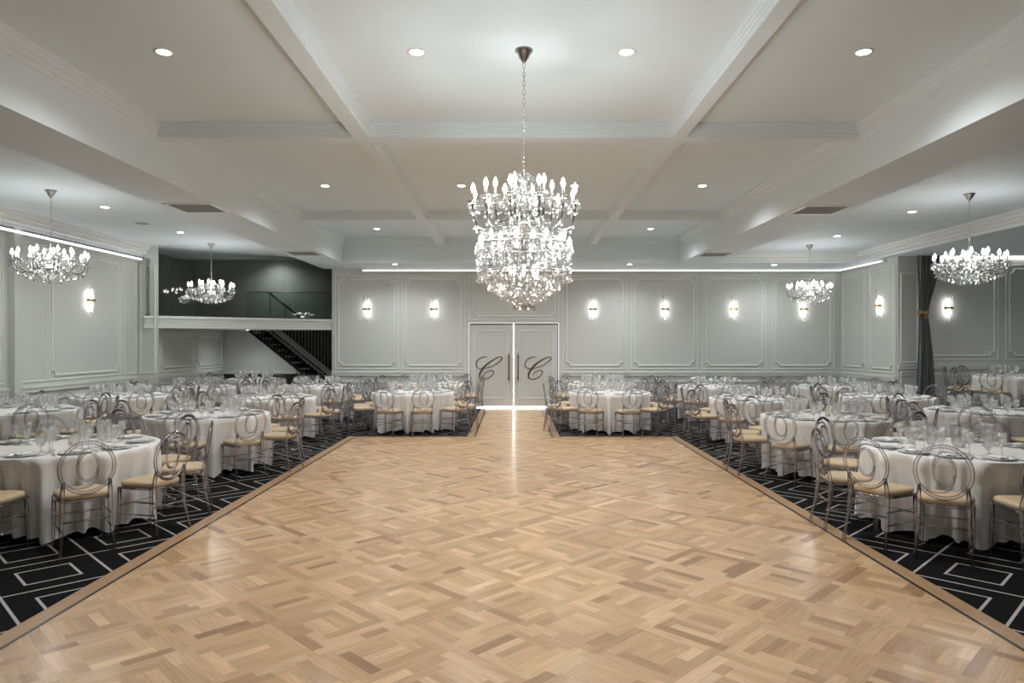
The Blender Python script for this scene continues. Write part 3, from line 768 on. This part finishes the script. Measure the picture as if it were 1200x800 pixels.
# ------------------------------------------------------------------ chandeliers
def arm_path(R, z0, z1, dip, r0=0.04):
    return [Vector(p) for p in cat_rom([(r0,0,z0),(r0+(R-r0)*0.22,0,z0+0.045),(r0+(R-r0)*0.45,0,z0-dip*0.55),(r0+(R-r0)*0.72,0,z0-dip),(R*0.93,0,z0-dip*0.45),(R,0,z1-0.05),(R,0,z1)], 4)]
def rotz(p, a): return (p[0]*math.cos(a)-p[1]*math.sin(a), p[0]*math.sin(a)+p[1]*math.cos(a), p[2])
def add_arm(t, a, R, z0, z1, dip, hang=3, mat='chrome', ar=0.0075):
    b = MB(); P = [rotz(p, a) for p in arm_path(R, z0, z1, dip)]
    b.tube(P, ar, 6); arm = b.build('arm', 'chrome_dark', t)
    c = rotz((R,0,0), a)
    b = MB(); b.lathe([(0.006,z1-0.015),(0.03,z1-0.004),(0.047,z1+0.010),(0.045,z1+0.014),(0.02,z1+0.006),(0,z1+0.006)], 12, (c[0],c[1],0)); b.build('drip_cup', 'chrome', arm)
    b = MB(); b.lathe([(0.011,z1+0.006),(0.011,z1+0.085),(0,z1+0.087)], 8, (c[0],c[1],0)); b.build('candle', 'chrome', arm)
    b = MB(); b.lathe([(0.007,z1+0.085),(0.017,z1+0.105),(0.019,z1+0.122),(0.012,z1+0.148),(0.0,z1+0.172)], 8, (c[0],c[1],0)); b.build('bulb', 'bulb', arm)
    b = MB()
    for k in range(hang*2):
        aa = 2*PI*k/(hang*2)+a
        p = (c[0]+0.042*math.cos(aa), c[1]+0.042*math.sin(aa), z1+0.005)
        b.octa((p[0],p[1],p[2]), 0.007, 0.018, 4, aa); b.octa((p[0],p[1],p[2]-0.02), 0.012, 0.045, 6, aa, 0.7)
    # drops along the arm
    for q in (0.25, 0.5, 0.72, 0.86):
        p = P[int(q*(len(P)-1))]; b.octa((p[0],p[1],p[2]-0.005), 0.008, 0.018, 4, a); b.octa((p[0],p[1],p[2]-0.025), 0.013, 0.05, 6, a, 0.7)
    b.tube([(c[0]+0.042*math.cos(2*PI*j/12), c[1]+0.042*math.sin(2*PI*j/12), z1+0.004) for j in range(12)], 0.0015, 4, closed=True)
    b.tube([(c[0]-0.0*math.cos(a), c[1], z1-0.002)]+[(p[0],p[1],p[2]-0.01) for p in P[::-1][2:]], 0.0012, 4)
    b.build('crystal_garland', 'crystal', arm)
    return P
def chain_mb(z0, z1, link=0.042):
    b = MB(); n = max(2, int((z1-z0)/(link*0.78))); s = (z1-z0)/n
    for k in range(n):
        zc = z0+s*(k+0.5); pts = []
        for j in range(10):
            a = 2*PI*j/10; x = 0.011*math.cos(a); z = zc+s*0.62*math.sin(a)
            pts.append((x,0,z) if k%2 else (0,x,z))
        b.tube(pts, 0.0032, 5, closed=True)
    return b
def canopy_mb(z): 
    b = MB(); b.lathe([(0,z),(0.078,z),(0.08,z-0.015),(0.06,z-0.03),(0.045,z-0.07),(0.02,z-0.10),(0.012,z-0.12),(0,z-0.125)], 20); return b
def strand_mb(p0, p1, n, r, sag=0.0):
    b = MB(); p0 = Vector(p0); p1 = Vector(p1)
    for k in range(n+1):
        t_ = k/n; p = p0.lerp(p1, t_)+Vector((0,0,-sag*4*t_*(1-t_)))
        rr = r*random.uniform(0.8, 1.25)
        b.octa((p.x, p.y, p.z+rr), rr, rr*2.0, random.choice((4,6)), random.uniform(0,3), 0.5)
    b.tube([p0.lerp(p1, k/8)+Vector((0,0,-sag*4*(k/8)*(1-k/8))) for k in range(9)], 0.0012, 4)
    return b

def small_chandelier(lab, loc):
    """origin at the ceiling; body 0.75..1.25 m below"""
    t = thing('chandelier', lab, 'chandelier', loc, 0, 'four small aisle chandeliers')
    canopy_mb(0).build('canopy', 'chrome', t); chain_mb(-0.80, -0.12).build('chain', 'chrome', t)
    zc = -1.12
    b = MB(); b.lathe([(0,zc+0.33),(0.012,zc+0.32),(0.03,zc+0.28),(0.012,zc+0.25),(0.02,zc+0.20),(0.045,zc+0.15),(0.02,zc+0.10),(0.03,zc+0.06),(0.014,zc+0.03),(0.014,zc-0.02)], 12); b.build('stem', 'crystal', t)
    b = MB(); b.lathe([(0.014,zc+0.01),(0.075,zc-0.005),(0.085,zc-0.03),(0.05,zc-0.065),(0.0,zc-0.08)], 14); b.build('hub', 'chrome', t)
    for k in range(12):
        add_arm(t, 2*PI*k/12+0.13, 0.46, zc-0.03, zc+0.075, 0.05, 3)
    for k in range(6):
        add_arm(t, 2*PI*k/6+0.4, 0.25, zc+0.0, zc+0.135, 0.02, 2)
    for k in range(12):   # swags from the crown to the arms
        a = 2*PI*k/12+0.13
        strand_mb((0.02*math.cos(a),0.02*math.sin(a),zc+0.30),(0.44*math.cos(a),0.44*math.sin(a),zc+0.07), 13, 0.0085, 0.05).build('crystal_strand', 'crystal', t)
        a2 = a+2*PI/12
        strand_mb((0.45*math.cos(a),0.45*math.sin(a),zc+0.07),(0.45*math.cos(a2),0.45*math.sin(a2),zc+0.07), 8, 0.009, 0.05).build('crystal_strand', 'crystal', t)
    for ring, (R, zz, n) in enumerate(((0.40,-0.10,22),(0.31,-0.14,18),(0.22,-0.17,14),(0.12,-0.20,9))):
        b = MB()
        for k in range(n):
            a = 2*PI*k/n+ring; x, y = R*math.cos(a), R*math.sin(a)
            b = MB(); b.octa((x,y,zc+zz+0.05), 0.010, 0.028, 4, a); b.octa((x,y,zc+zz+0.024), 0.016, 0.058, 6, a, 0.7)
            b.build('pendant', 'crystal', t)
        b = MB(); b.tube([(R*math.cos(2*PI*k/24),R*math.sin(2*PI*k/24),zc+zz+0.052) for k in range(24)], 0.004, 5, closed=True); b.build('wire_ring', 'chrome', t)
    return t
c0 = small_chandelier('small crystal chandelier over the left aisle, nearer the camera', (-6.7, 10.13, ZA))
dup(c0, (-6.72, 15.55, ZA), 0.3, 'small crystal chandelier hanging in front of the mezzanine glass')
dup(c0, (6.74, 10.35, ZA), 0.7, 'small crystal chandelier hanging in front of the grey curtain')
dup(c0, (6.68, 15.8, ZA), 0.1, 'small crystal chandelier over the right aisle near the back wall')

def big_chandelier():
    t = thing('grand_chandelier', 'grand two-tier crystal chandelier hanging over the middle of the dance floor', 'chandelier', (0.09, 6.15, ZC))
    Z = lambda z: z-ZC
    canopy_mb(0).build('canopy', 'chrome', t); chain_mb(Z(3.26), Z(4.20), 0.05).build('chain', 'chrome', t)
    b = MB(); b.lathe([(0,Z(3.27)),(0.02,Z(3.24)),(0.012,Z(3.2)),(0.05,Z(3.15)),(0.02,Z(3.08)),(0.018,Z(3.0)),(0.045,Z(2.95)),(0.02,Z(2.9)),(0.02,Z(2.6))], 14); b.build('stem', 'crystal', t)
    b = MB(); b.lathe([(0.02,Z(2.86)),(0.055,Z(2.845)),(0.088,Z(2.81)),(0.088,Z(2.79)),(0.05,Z(2.745)),(0,Z(2.735))], 16); b.build('hub', 'chrome', t)
    for k in range(12): add_arm(t, 2*PI*(k+0.5)/12, 0.455, Z(2.80), Z(2.955), 0.075, 4, ar=0.009)
    for k in range(6): add_arm(t, 2*PI*k/6+0.2, 0.255, Z(2.84), Z(3.02), 0.03, 3, ar=0.009)
    # curved crown at the top
    for k in range(8):
        a = 2*PI*k/8
        P = [rotz(p, a) for p in cat_rom([(0.02,0,Z(3.23)),(0.075,0,Z(3.21)),(0.095,0,Z(3.13)),(0.05,0,Z(3.02)),(0.09,0,Z(2.93))], 4)]
        b = MB(); b.tube(P, 0.006, 6); s_ = b.build('scroll', 'crystal', t)
        b = MB()
        for p in P[::3]: b.octa((p[0],p[1],p[2]-0.004), 0.012, 0.04, 6, a, 0.7)
        b.build('crystal_drop', 'crystal', s_)
    for k in range(12):
        a = 2*PI*(k+0.5)/12
        strand_mb((0.05*math.cos(a),0.05*math.sin(a),Z(3.12)),(0.44*math.cos(a),0.44*math.sin(a),Z(2.95)), 18, 0.009, 0.09).build('crystal_strand', 'crystal', t)
    # lower basket
    for R, z in ((0.415, 2.60), (0.40, 2.36), (0.30, 2.66), (0.09, 2.07)):
        b = MB(); b.tube([(R*math.cos(2*PI*k/40),R*math.sin(2*PI*k/40),Z(z)) for k in range(40)], 0.008 if R > 0.1 else 0.005, 6, closed=True); b.build('wire_ring', 'chrome', t)
    NB = 30
    for k in range(NB):      # outer wall and cone of the basket: one strand each
        a = 2*PI*k/NB; R = 0.415
        b = strand_mb((R*math.cos(a),R*math.sin(a),Z(2.60)),(0.405*math.cos(a),0.405*math.sin(a),Z(2.36)), 9, 0.0125)
        b2 = strand_mb((0.405*math.cos(a),0.405*math.sin(a),Z(2.34)),(0.08*math.cos(a),0.08*math.sin(a),Z(2.08)), 11, 0.013, 0.03)
        b.v += []; b.add(b2.v, b2.f, False); b.build('crystal_strand', 'crystal', t)
    for k in range(24):      # inner layer
        a = 2*PI*(k+0.5)/24; R = 0.29
        b = strand_mb((R*math.cos(a),R*math.sin(a),Z(2.66)),(R*0.9*math.cos(a),R*0.9*math.sin(a),Z(2.28)), 10, 0.014)
        b2 = strand_mb((0.26*math.cos(a),0.26*math.sin(a),Z(2.26)),(0.05*math.cos(a),0.05*math.sin(a),Z(2.12)), 5, 0.014)
        b.add(b2.v, b2.f, False); b.build('crystal_strand', 'crystal', t)
    for k in range(20):      # from the hub down to the basket rim
        a = 2*PI*k/20+0.1
        strand_mb((0.10*math.cos(a),0.10*math.sin(a),Z(2.76)),(0.40*math.cos(a),0.40*math.sin(a),Z(2.62)), 11, 0.012, 0.04).build('crystal_strand', 'crystal', t)
    for k in range(18):      # ring of small lamps in the rim
        a = 2*PI*k/18; R = 0.365 if k % 2 else 0.40; z = 2.63 if k % 2 else 2.60
        b = MB(); b.lathe([(0.008,Z(z)),(0.018,Z(z+0.03)),(0.018,Z(z+0.045)),(0,Z(z+0.08))], 8, (R*math.cos(a),R*math.sin(a),0)); b.build('rim_bulb', 'bulb_small', t)
    for k in range(8):
        a = 2*PI*k/8; R = 0.12; b = MB(); b.lathe([(0.008,Z(2.42)),(0.018,Z(2.39)),(0,Z(2.34))], 8, (R*math.cos(a),R*math.sin(a),0)); b.build('inner_bulb', 'bulb_small', t)
    rest = MB()
    for k, (R, z, n, r) in enumerate(((0.42,2.59,36,0.017),(0.41,2.35,34,0.018),(0.31,2.27,26,0.018),(0.2,2.18,18,0.018),(0.09,2.10,9,0.019))):
        b = MB()
        for j in range(n):
            a = 2*PI*j/n+k*0.3; x, y = R*math.cos(a), R*math.sin(a)
            if k < 3: b = MB()
            else: b = rest
            b.octa((x,y,Z(z)), r*0.6, 0.024, 4, a); b.octa((x,y,Z(z)-0.02), r, 0.055, 6, a, 0.7)
            if k < 3: b.build('pendant', 'crystal', t)
    rest.build('inner_pendants', 'crystal', t)['kind'] = 'stuff'
    b = MB(); b.lathe([(0,Z(2.09)),(0.02,Z(2.075)),(0.026,Z(2.055)),(0.018,Z(2.035)),(0,Z(2.02))], 8, smooth=False); b.build('bottom_ball', 'crystal', t)
big_chandelier()

# ------------------------------------------------------------------ tables
def cloth_mb(seed, seats, R=0.82, zt=0.75, zb=0.010):
    """round cloth to the floor, its folds gathered in the gaps between the seats (seats: angles, sorted)"""
    rnd = random.Random(seed); b = MB(); NA = 240; NL = 14
    seats = sorted(a % (2*PI) for a in seats)
    F = []
    for k, a in enumerate(seats):
        gap = (seats[(k+1) % len(seats)]-a) % (2*PI)
        c = a+gap/2
        n = 1 if gap < 0.72 else 2
        for q in range(n):
            F.append((c+(q-(n-1)/2)*0.22+rnd.uniform(-0.03, 0.03), rnd.uniform(0.75, 1.15), rnd.uniform(0.055, 0.085), rnd.uniform(-0.3, 0.3)))
        for _ in range(2):     # shallow folds behind the seats
            F.append((a+rnd.uniform(-0.2, 0.2), rnd.uniform(0.15, 0.4), rnd.uniform(0.035, 0.06), rnd.uniform(-0.6, 0.6)))
    def fold(a, t_):
        s_ = 0.0
        for c, am, w, sk in F:
            d = (a-c-sk*0.12*(t_-0.5)+PI) % (2*PI)-PI
            if abs(d) < 4*w: s_ += am*math.exp(-abs(d/w)**2.6)
        return s_
    vs = [(0,0,zt)]; fs = []
    rings = [0.35, 0.7, 0.93, 0.985, 1.0]
    for q in rings:
        for k in range(NA):
            a = 2*PI*k/NA; vs.append((R*q*math.cos(a), R*q*math.sin(a), zt-(0.003 if q == 1.0 else 0)))
    for l in range(1, NL+1):
        t_ = l/NL
        for k in range(NA):
            a = 2*PI*k/NA; f = fold(a, t_); g = min(1, f)
            r = R+0.008-0.15*t_**0.6*(1-g)+f*0.08*t_**0.9+0.008*t_*math.sin(a*31+seed)*(1-g)
            z = zt-0.012-(zt-0.012-zb)*t_ + t_*(1-g)*(0.045+0.02*math.sin(a*7+seed))
            if z < 0.62:
                dm = min(abs((a-c+PI) % (2*PI)-PI) for c in seats)
                if dm < 0.285: r = min(r, 0.785/math.cos(dm)-0.006)
                elif dm < 0.32: r = min(r, 0.785/math.cos(0.285)-0.006+(dm-0.285)*2.2)
            vs.append((r*math.cos(a), r*math.sin(a), z))
    for k in range(NA): fs.append((0, 1+k, 1+(k+1) % NA))
    n = len(rings)+NL
    for i in range(n-1):
        for k in range(NA):
            k2 = (k+1) % NA; fs.append((1+i*NA+k, 1+(i+1)*NA+k, 1+(i+1)*NA+k2, 1+i*NA+k2))
    b.add(vs, fs, True); return b
def set_mesh(name, mb, mat):
    o = mb.build(name, mat); me = o.data; bpy.data.objects.remove(o); return me

# chair prototype: sitter looks towards +Y, backrest at -Y
def chair_proto():
    t = thing('banquet_chair', 'x', 'chair', (0,0,0), 0, 'clear acrylic chairs')
    # seat cushion
    b = MB(); vs = []; fs = []; NS = 28
    def sq(a, w0, w1, d0, d1, ex=4.5):
        c, s_ = math.cos(a), math.sin(a)
        x = math.copysign(abs(c)**(2/ex), c); y = math.copysign(abs(s_)**(2/ex), s_)
        w = w0+(w1-w0)*(y+1)/2
        return x*w, (d0+d1)/2+y*(d1-d0)/2
    levels = [(0.86,0.448),(0.97,0.449),(1.0,0.462),(1.0,0.478),(0.96,0.490),(0.8,0.498),(0.45,0.503)]
    for q, z in levels:
        for k in range(NS):
            x, y = sq(2*PI*k/NS, 0.185, 0.205, -0.20, 0.20); vs.append((x*q, y*q, z))
    for i in range(len(levels)-1):
        for k in range(NS): fs.append((i*NS+k, i*NS+(k+1)%NS, (i+1)*NS+(k+1)%NS, (i+1)*NS+k))
    fs.append(tuple(range((len(levels)-1)*NS, len(levels)*NS))); fs.append(tuple(reversed(range(NS))))
    b.add(vs, fs, True); b.build('seat', 'seat', t)
    # seat frame
    b = MB(); pts = []
    for k in range(28):
        x, y = sq(2*PI*k/28, 0.18, 0.198, -0.195, 0.195); pts.append((x, y, 0.434))
    b.tube(pts, 0.011, 6, closed=True, flat=1.2, up=(0,0,1)); b.box(-0.16,0.16,-0.17,0.17,0.430,0.447); b.build('seat_frame', 'acrylic', t).data.materials[0] = M['acrylic']
    tilt = 0.14
    def bk(x, z): return (x, -0.205-(z-0.47)*tilt, z)
    zc = 0.712
    b = MB(); b.tube([bk(0.198*math.cos(a), zc+0.212*math.sin(a)) for a in [2*PI*k/36 for k in range(36)]], 0.0155, 8, closed=True, up=(0,1,0), flat=0.9)
    ring = b.build('backrest', 'acrylic', t)
    b = MB()
    b.tube([bk(0.075*math.cos(a)+0.006, zc+0.006+0.118*math.sin(a)) for a in [2*PI*k/26 for k in range(26)]], 0.011, 8, closed=True, up=(0,1,0))
    b.tube([bk(p.x, p.y) for p in cat_rom([(-0.068,zc+0.03,0),(-0.062,zc+0.10,0),(-0.02,zc+0.155,0),(0.05,zc+0.165,0),(0.125,zc+0.150,0)], 4)], 0.008, 6, up=(0,1,0))
    b.tube([bk(p.x, p.y) for p in cat_rom([(0.078,zc-0.02,0),(0.07,zc-0.09,0),(0.03,zc-0.15,0),(-0.04,zc-0.17,0),(-0.12,zc-0.155,0)], 4)], 0.008, 6, up=(0,1,0))
    b.build('inner_rings', 'acrylic', ring)
    for sx in (-1, 1):
        b = MB(); b.tube([(sx*0.168, -0.225, 0.60), (sx*0.172,-0.205,0.50), (sx*0.172,-0.198,0.43), (sx*0.178,-0.21,0.25), (sx*0.196,-0.262,0.0)], [0.013,0.019,0.020,0.018,0.014], 8); b.build('leg', 'acrylic', t)
        b = MB(); b.tube([(sx*0.182,0.178,0.44),(sx*0.184,0.180,0.25),(sx*0.188,0.192,0.0)], [0.019,0.017,0.013], 8); b.build('leg', 'acrylic', t)
    for sx in (-1, 1):
        b = MB(); b.tube([(sx*0.176,-0.205,0.31),(sx*0.183,0.18,0.31)], 0.008, 6); b.tube([(sx*0.18,-0.215,0.20),(sx*0.185,0.182,0.20)], 0.008, 6); b.build('side_stretcher', 'acrylic', t)
    b = MB(); b.tube([(-0.177,-0.207,0.27),(0.177,-0.207,0.27)], 0.008, 6); b.build('stretcher', 'acrylic', t)
    b = MB(); b.tube([(-0.184,0.18,0.27),(0.184,0.18,0.27)], 0.008, 6); b.build('stretcher', 'acrylic', t)
    return t
CH = chair_proto()
def glass_me(kind):
    b = MB()
    if kind == 'goblet':   # short cut-glass water goblet
        b.lathe([(0.034,0),(0.034,0.003),(0.008,0.010),(0.007,0.045),(0.020,0.055),(0.036,0.078),(0.043,0.115),(0.045,0.150),(0.0425,0.150),(0.040,0.115),(0.033,0.082),(0.0,0.062)], 10, smooth=False)
    elif kind == 'wine':
        b.lathe([(0.036,0),(0.036,0.002),(0.006,0.010),(0.005,0.095),(0.018,0.105),(0.037,0.130),(0.042,0.160),(0.036,0.205),(0.034,0.205),(0.040,0.160),(0.035,0.132),(0.0,0.108)], 10)
    else:                  # flute
        b.lathe([(0.032,0),(0.032,0.002),(0.005,0.010),(0.004,0.080),(0.016,0.095),(0.026,0.140),(0.027,0.180),(0.024,0.225),(0.022,0.225),(0.025,0.180),(0.024,0.142),(0.0,0.098)], 8)
    return set_mesh({'goblet': 'water_goblet', 'wine': 'wine_glass', 'flute': 'champagne_flute'}[kind], b, 'glass')
GM = {k: glass_me(k) for k in ('goblet', 'wine', 'flute')}
b = MB(); b.mat('china').lathe([(0,0.0),(0.085,0.0),(0.10,0.004),(0.132,0.013),(0.135,0.016),(0.132,0.018),(0.10,0.009),(0.085,0.006),(0,0.006)], 28)
b.mat('silver').lathe([(0.128,0.0165),(0.1355,0.0175),(0.1355,0.0155)], 28, cap=False)
PLATE = set_mesh('dinner_plate', b, None)
b = MB(); vs = []; fs = []
for lay in range(2):
    for j in range(7):
        for i in range(5):
            x = -0.042+0.021*i; y = -0.078+0.156*j/6
            z = 0.0135+lay*0.022*(1-abs(j-3)/6)+0.004*math.sin(i*1.8+j)
            vs.append((x*(1-0.25*lay), y, z))
for j in range(6):
    for i in range(4):
        q = j*5+i; fs.append((q,q+1,q+6,q+5)); fs.append((35+q,35+q+5,35+q+6,35+q+1))
edge = [j*5 for j in range(7)]
for j in range(6):
    fs.append((j*5, j*5+5, 35+j*5+5, 35+j*5)); fs.append((j*5+4, 35+j*5+4, 35+j*5+9, j*5+9))
b.add(vs, fs, True); NAPKIN = set_mesh('napkin', b, 'napkin')
b = MB(); b.box(-0.008,0.008,-0.10,0.02,0.001,0.004); b.add([(-0.009,0.02,0.002),(0.010,0.02,0.002),(0.010,0.11,0.002),(0.0,0.125,0.002),(-0.007,0.11,0.002),(-0.009,0.02,0.004),(0.010,0.02,0.004),(0.010,0.11,0.004),(0.0,0.125,0.004),(-0.007,0.11,0.004)], [(4,3,2,1,0),(5,6,7,8,9),(0,1,6,5),(1,2,7,6),(2,3,8,7),(3,4,9,8),(4,0,5,9)])
KNIFE = set_mesh('knife', b, 'silver')
b = MB(); b.box(-0.006,0.006,-0.10,0.05,0.001,0.004); b.box(-0.013,0.013,0.05,0.068,0.001,0.004)
for k in range(4): b.box(-0.013+k*0.0075,-0.0095+k*0.0075,0.068,0.11,0.001,0.004)
FORK = set_mesh('fork', b, 'silver')
b = MB(); b.mat('glass').lathe([(0.03,0),(0.034,0.004),(0.037,0.07),(0.034,0.07),(0.031,0.01),(0,0.008)], 14)
VOT = set_mesh('votive_holder', b, None)

def simple(me, name, loc, rz, lab, cat, group):
    o = bpy.data.objects.new(name, me); COL.objects.link(o); o.location = loc; o.rotation_euler = (0,0,rz)
    return tag(o, lab, cat, group)

# (x, y, z, name of the table)
A_ = 'left floorside table'; C_ = 'left wallside table'; R_ = 'right floorside table'; W_ = 'right wallside table'
T = [(-4.35, 6.80, 0, 'nearest '+A_, -88), (-4.27, 9.75, 0, 'second '+A_, -80), (-4.44, 12.75, 0, 'third '+A_, -92), (-4.50, 16.0, 0, 'fourth '+A_, -90),
     (-7.32, 10.30, 0, 'nearest '+C_, -85), (-7.32, 13.05, 0, 'second '+C_, -90), (-7.10, 15.7, 0, 'third '+C_, -88), (-6.95, 18.75, 0, 'under-mezzanine table', -80),
     (-2.02, 14.1, 0, 'front table left of doors', -72), (-2.02, 17.05, 0, 'rear table left of doors', -90),
     (1.92, 14.05, 0, 'front table right of doors', -79), (2.15, 16.95, 0, 'rear table right of doors', -88),
     (4.20, 6.62, 0, 'nearest '+R_, -92), (4.20, 9.45, 0, 'second '+R_, -100), (4.32, 12.45, 0, 'third '+R_, -95), (4.52, 15.85, 0, 'fourth '+R_, -90),
     (6.88, 10.15, 0, 'nearest '+W_, -95), (6.90, 12.95, 0, 'second '+W_, -84), (7.14, 15.75, 0, 'third '+W_, -90),
     (10.38, 14.35, 0.3, 'raised alcove table', -75)]
POS = ['near side', 'near right', 'right side nearer', 'right side farther', 'far right', 'far side', 'far left', 'left side farther', 'left side nearer', 'near left']
def inview(x, y, z, m=45):
    if y < 1: return False
    px = 602+820*x/y
    return -m < px < 1200+m
CUST = {0: [-88,-51,-18,22,58,94,130,166,202,236], 12: [-95,-62,-28,8,46,84,128,178,206,233]}
chair_used = [False]; fixed = 0
SKIP = set()
rr = random.Random(5)
ANGS = []; BACKS = []
for ti, (tx, ty, tz, tn, base) in enumerate(T):      # seat angles, nudged where neighbouring tables come close
    L = []
    for k in range(10):
        a0 = CUST[ti][k] if ti in CUST else base+36*k+rr.uniform(-2, 2)
        best = None
        for dlt in (0, 4, -4, 8, -8, 11, -11):
            a = math.radians(a0+dlt)
            if L and (a-L[-1]) % (2*PI) < math.radians(27): continue
            if k == 9 and (L[0]-a) % (2*PI) < math.radians(27): continue
            p = [(tx+q*math.cos(a), ty+q*math.sin(a)) for q in (1.08, 1.26)]
            m = min([math.hypot(u[0]-v_[0], u[1]-v_[1]) for u in p for t2, v_ in BACKS if t2 != ti] or [9])
            if best is None or m > best[0]+0.02: best = (m, a)
            if m > 0.52: break

        L.append(best[1]); BACKS += [(ti, (tx+q*math.cos(best[1]), ty+q*math.sin(best[1]))) for q in (1.08, 1.26)]
    ANGS.append(L)

for ti, (tx, ty, tz, tn, base) in enumerate(T):
    ANG = ANGS[ti]
    o = simple(set_mesh('tablecloth', cloth_mb(ti, ANG), 'cloth'), 'tablecloth', (tx, ty, tz), 0, 'white floor-length cloth over the %s' % tn, 'tablecloth', 'white round tablecloths')
    near = ty < 11.5
    for k in range(10):
        a = ANG[k]; pos = POS[k]
        ca, sa = math.cos(a), math.sin(a)
        # chair
        Rc = 1.035+rr.uniform(-0.005, 0.03); x, y = tx+Rc*ca, ty+Rc*sa
        ok = inview(x, y, 0) and x > XL+0.35 and not (tx < -6.5 and ty > 18 and k in (4,5,6)) and not (tx > 10 and k in (5,) and False)
        if ok:
            lab = 'clear round-backed chair with beige seat, %s of %s' % (pos, tn)
            rz = a+PI/2+rr.uniform(-0.07, 0.07)
            if not chair_used[0]:
                chair_used[0] = True; CH.location = (x,y,tz); CH.rotation_euler = (0,0,rz); CH['label'] = lab
            else: dup(CH, (x,y,tz), rz, lab)
        # place setting
        sx, sy = tx+0.64*ca, ty+0.64*sa
        if not inview(sx, sy, 0, 10): continue
        zt = tz+0.7515
        rz = a+PI/2
        P = simple(PLATE, 'dinner_plate', (sx, sy, zt), rz, 'white dinner plate, %s of %s' % (pos, tn), 'plate', 'dinner plates')
        simple(NAPKIN, 'napkin', (sx, sy, zt), rz+rr.uniform(-0.2, 0.2), 'folded white napkin on the plate, %s of %s' % (pos, tn), 'napkin', 'folded napkins')
        def loc(dx, dr):   # dx to the sitter's right, dr towards the table centre
            return (sx-dr*ca-dx*sa, sy-dr*sa+dx*ca, zt)
        simple(GM['goblet'], 'water_goblet', loc(0.03, 0.21+rr.uniform(-0.01,0.01)), rr.uniform(0,6), 'cut glass water goblet, %s of %s' % (pos, tn), 'goblet', 'water goblets')
        simple(GM['wine'], 'wine_glass', loc(0.125, 0.18+rr.uniform(-0.01,0.01)), rr.uniform(0,6), 'clear wine glass, %s of %s' % (pos, tn), 'wine glass', 'wine glasses')
        if rr.random() < 2 or near:
            simple(GM['flute'], 'champagne_flute', loc(0.085, 0.285), rr.uniform(0,6), 'slim champagne flute, %s of %s' % (pos, tn), 'flute', 'champagne flutes')
        if near:
            simple(KNIFE, 'knife', loc(0.155, 0.0), rz, 'silver knife beside the plate, %s of %s' % (pos, tn), 'knife', 'silver knives')
            simple(FORK, 'fork', loc(-0.165, 0.0), rz, 'silver fork beside the plate, %s of %s' % (pos, tn), 'fork', 'silver forks')
    # votive candle near the middle
    v = thing('votive_candle', 'small glass votive candle on the %s' % tn, 'candle', (tx+0.05, ty+0.02, tz+0.7515), 0, 'votive candles')
    oo = bpy.data.objects.new('glass_cup', VOT); COL.objects.link(oo); oo.parent = v
    b = MB(); b.lathe([(0,0.009),(0.029,0.009),(0.029,0.035),(0,0.037)], 12); b.build('wax', 'wax', v)
    if ti in (0, 8):
        b = MB(); b.lathe([(0.001,0.037),(0.007,0.046),(0.005,0.058),(0,0.068)], 8); b.build('flame', 'flame', v)

# ------------------------------------------------------------------ lamps inside the chandeliers (the light their bulbs give)
def point(loc, e, r=0.3):
    l = bpy.data.lights.new('chandelier_lamp', 'POINT'); l.energy = e; l.shadow_soft_size = r; l.color = (0.955, 0.985, 1.0)
    o = bpy.data.objects.new('chandelier_lamp', l); COL.objects.link(o); o.location = loc
for k in range(6): point((0.09+0.5*math.cos(k*PI/3), 6.15+0.5*math.sin(k*PI/3), 2.62), 7, 0.06)
for x, y in ((-6.7, 10.13), (-6.72, 15.55), (6.74, 10.35), (6.68, 15.8)): point((x, y, ZA-1.1), 13, 0.12)

# ------------------------------------------------------------------ world, camera
w = bpy.data.worlds.new('World'); S.world = w; w.use_nodes = True
w.node_tree.nodes['Background'].inputs[0].default_value = (0.5, 0.5, 0.5, 1); w.node_tree.nodes['Background'].inputs[1].default_value = 0.05
cam = bpy.data.cameras.new('camera'); co = bpy.data.objects.new('camera', cam); COL.objects.link(co)
co.location = (0, 0, H); co.rotation_euler = (PI/2, 0, 0)
cam.sensor_width = 36; cam.lens = 36*820/1200; cam.shift_x = -2/1200; cam.shift_y = 1/1200
cam.clip_end = 100; cam.clip_start = 0.05
S.camera = co
S.view_settings.view_transform = 'Standard'; S.view_settings.look = 'None'; S.view_settings.gamma = 1
S.view_settings.use_curve_mapping = False
S.view_settings.exposure = 0.98
S.cycles.transparent_max_bounces = 48
S.cycles.max_bounces = 8; S.cycles.diffuse_bounces = 5; S.cycles.glossy_bounces = 4; S.cycles.transmission_bounces = 6
S.cycles.use_denoising = True
S.cycles.sample_clamp_indirect = 4.0
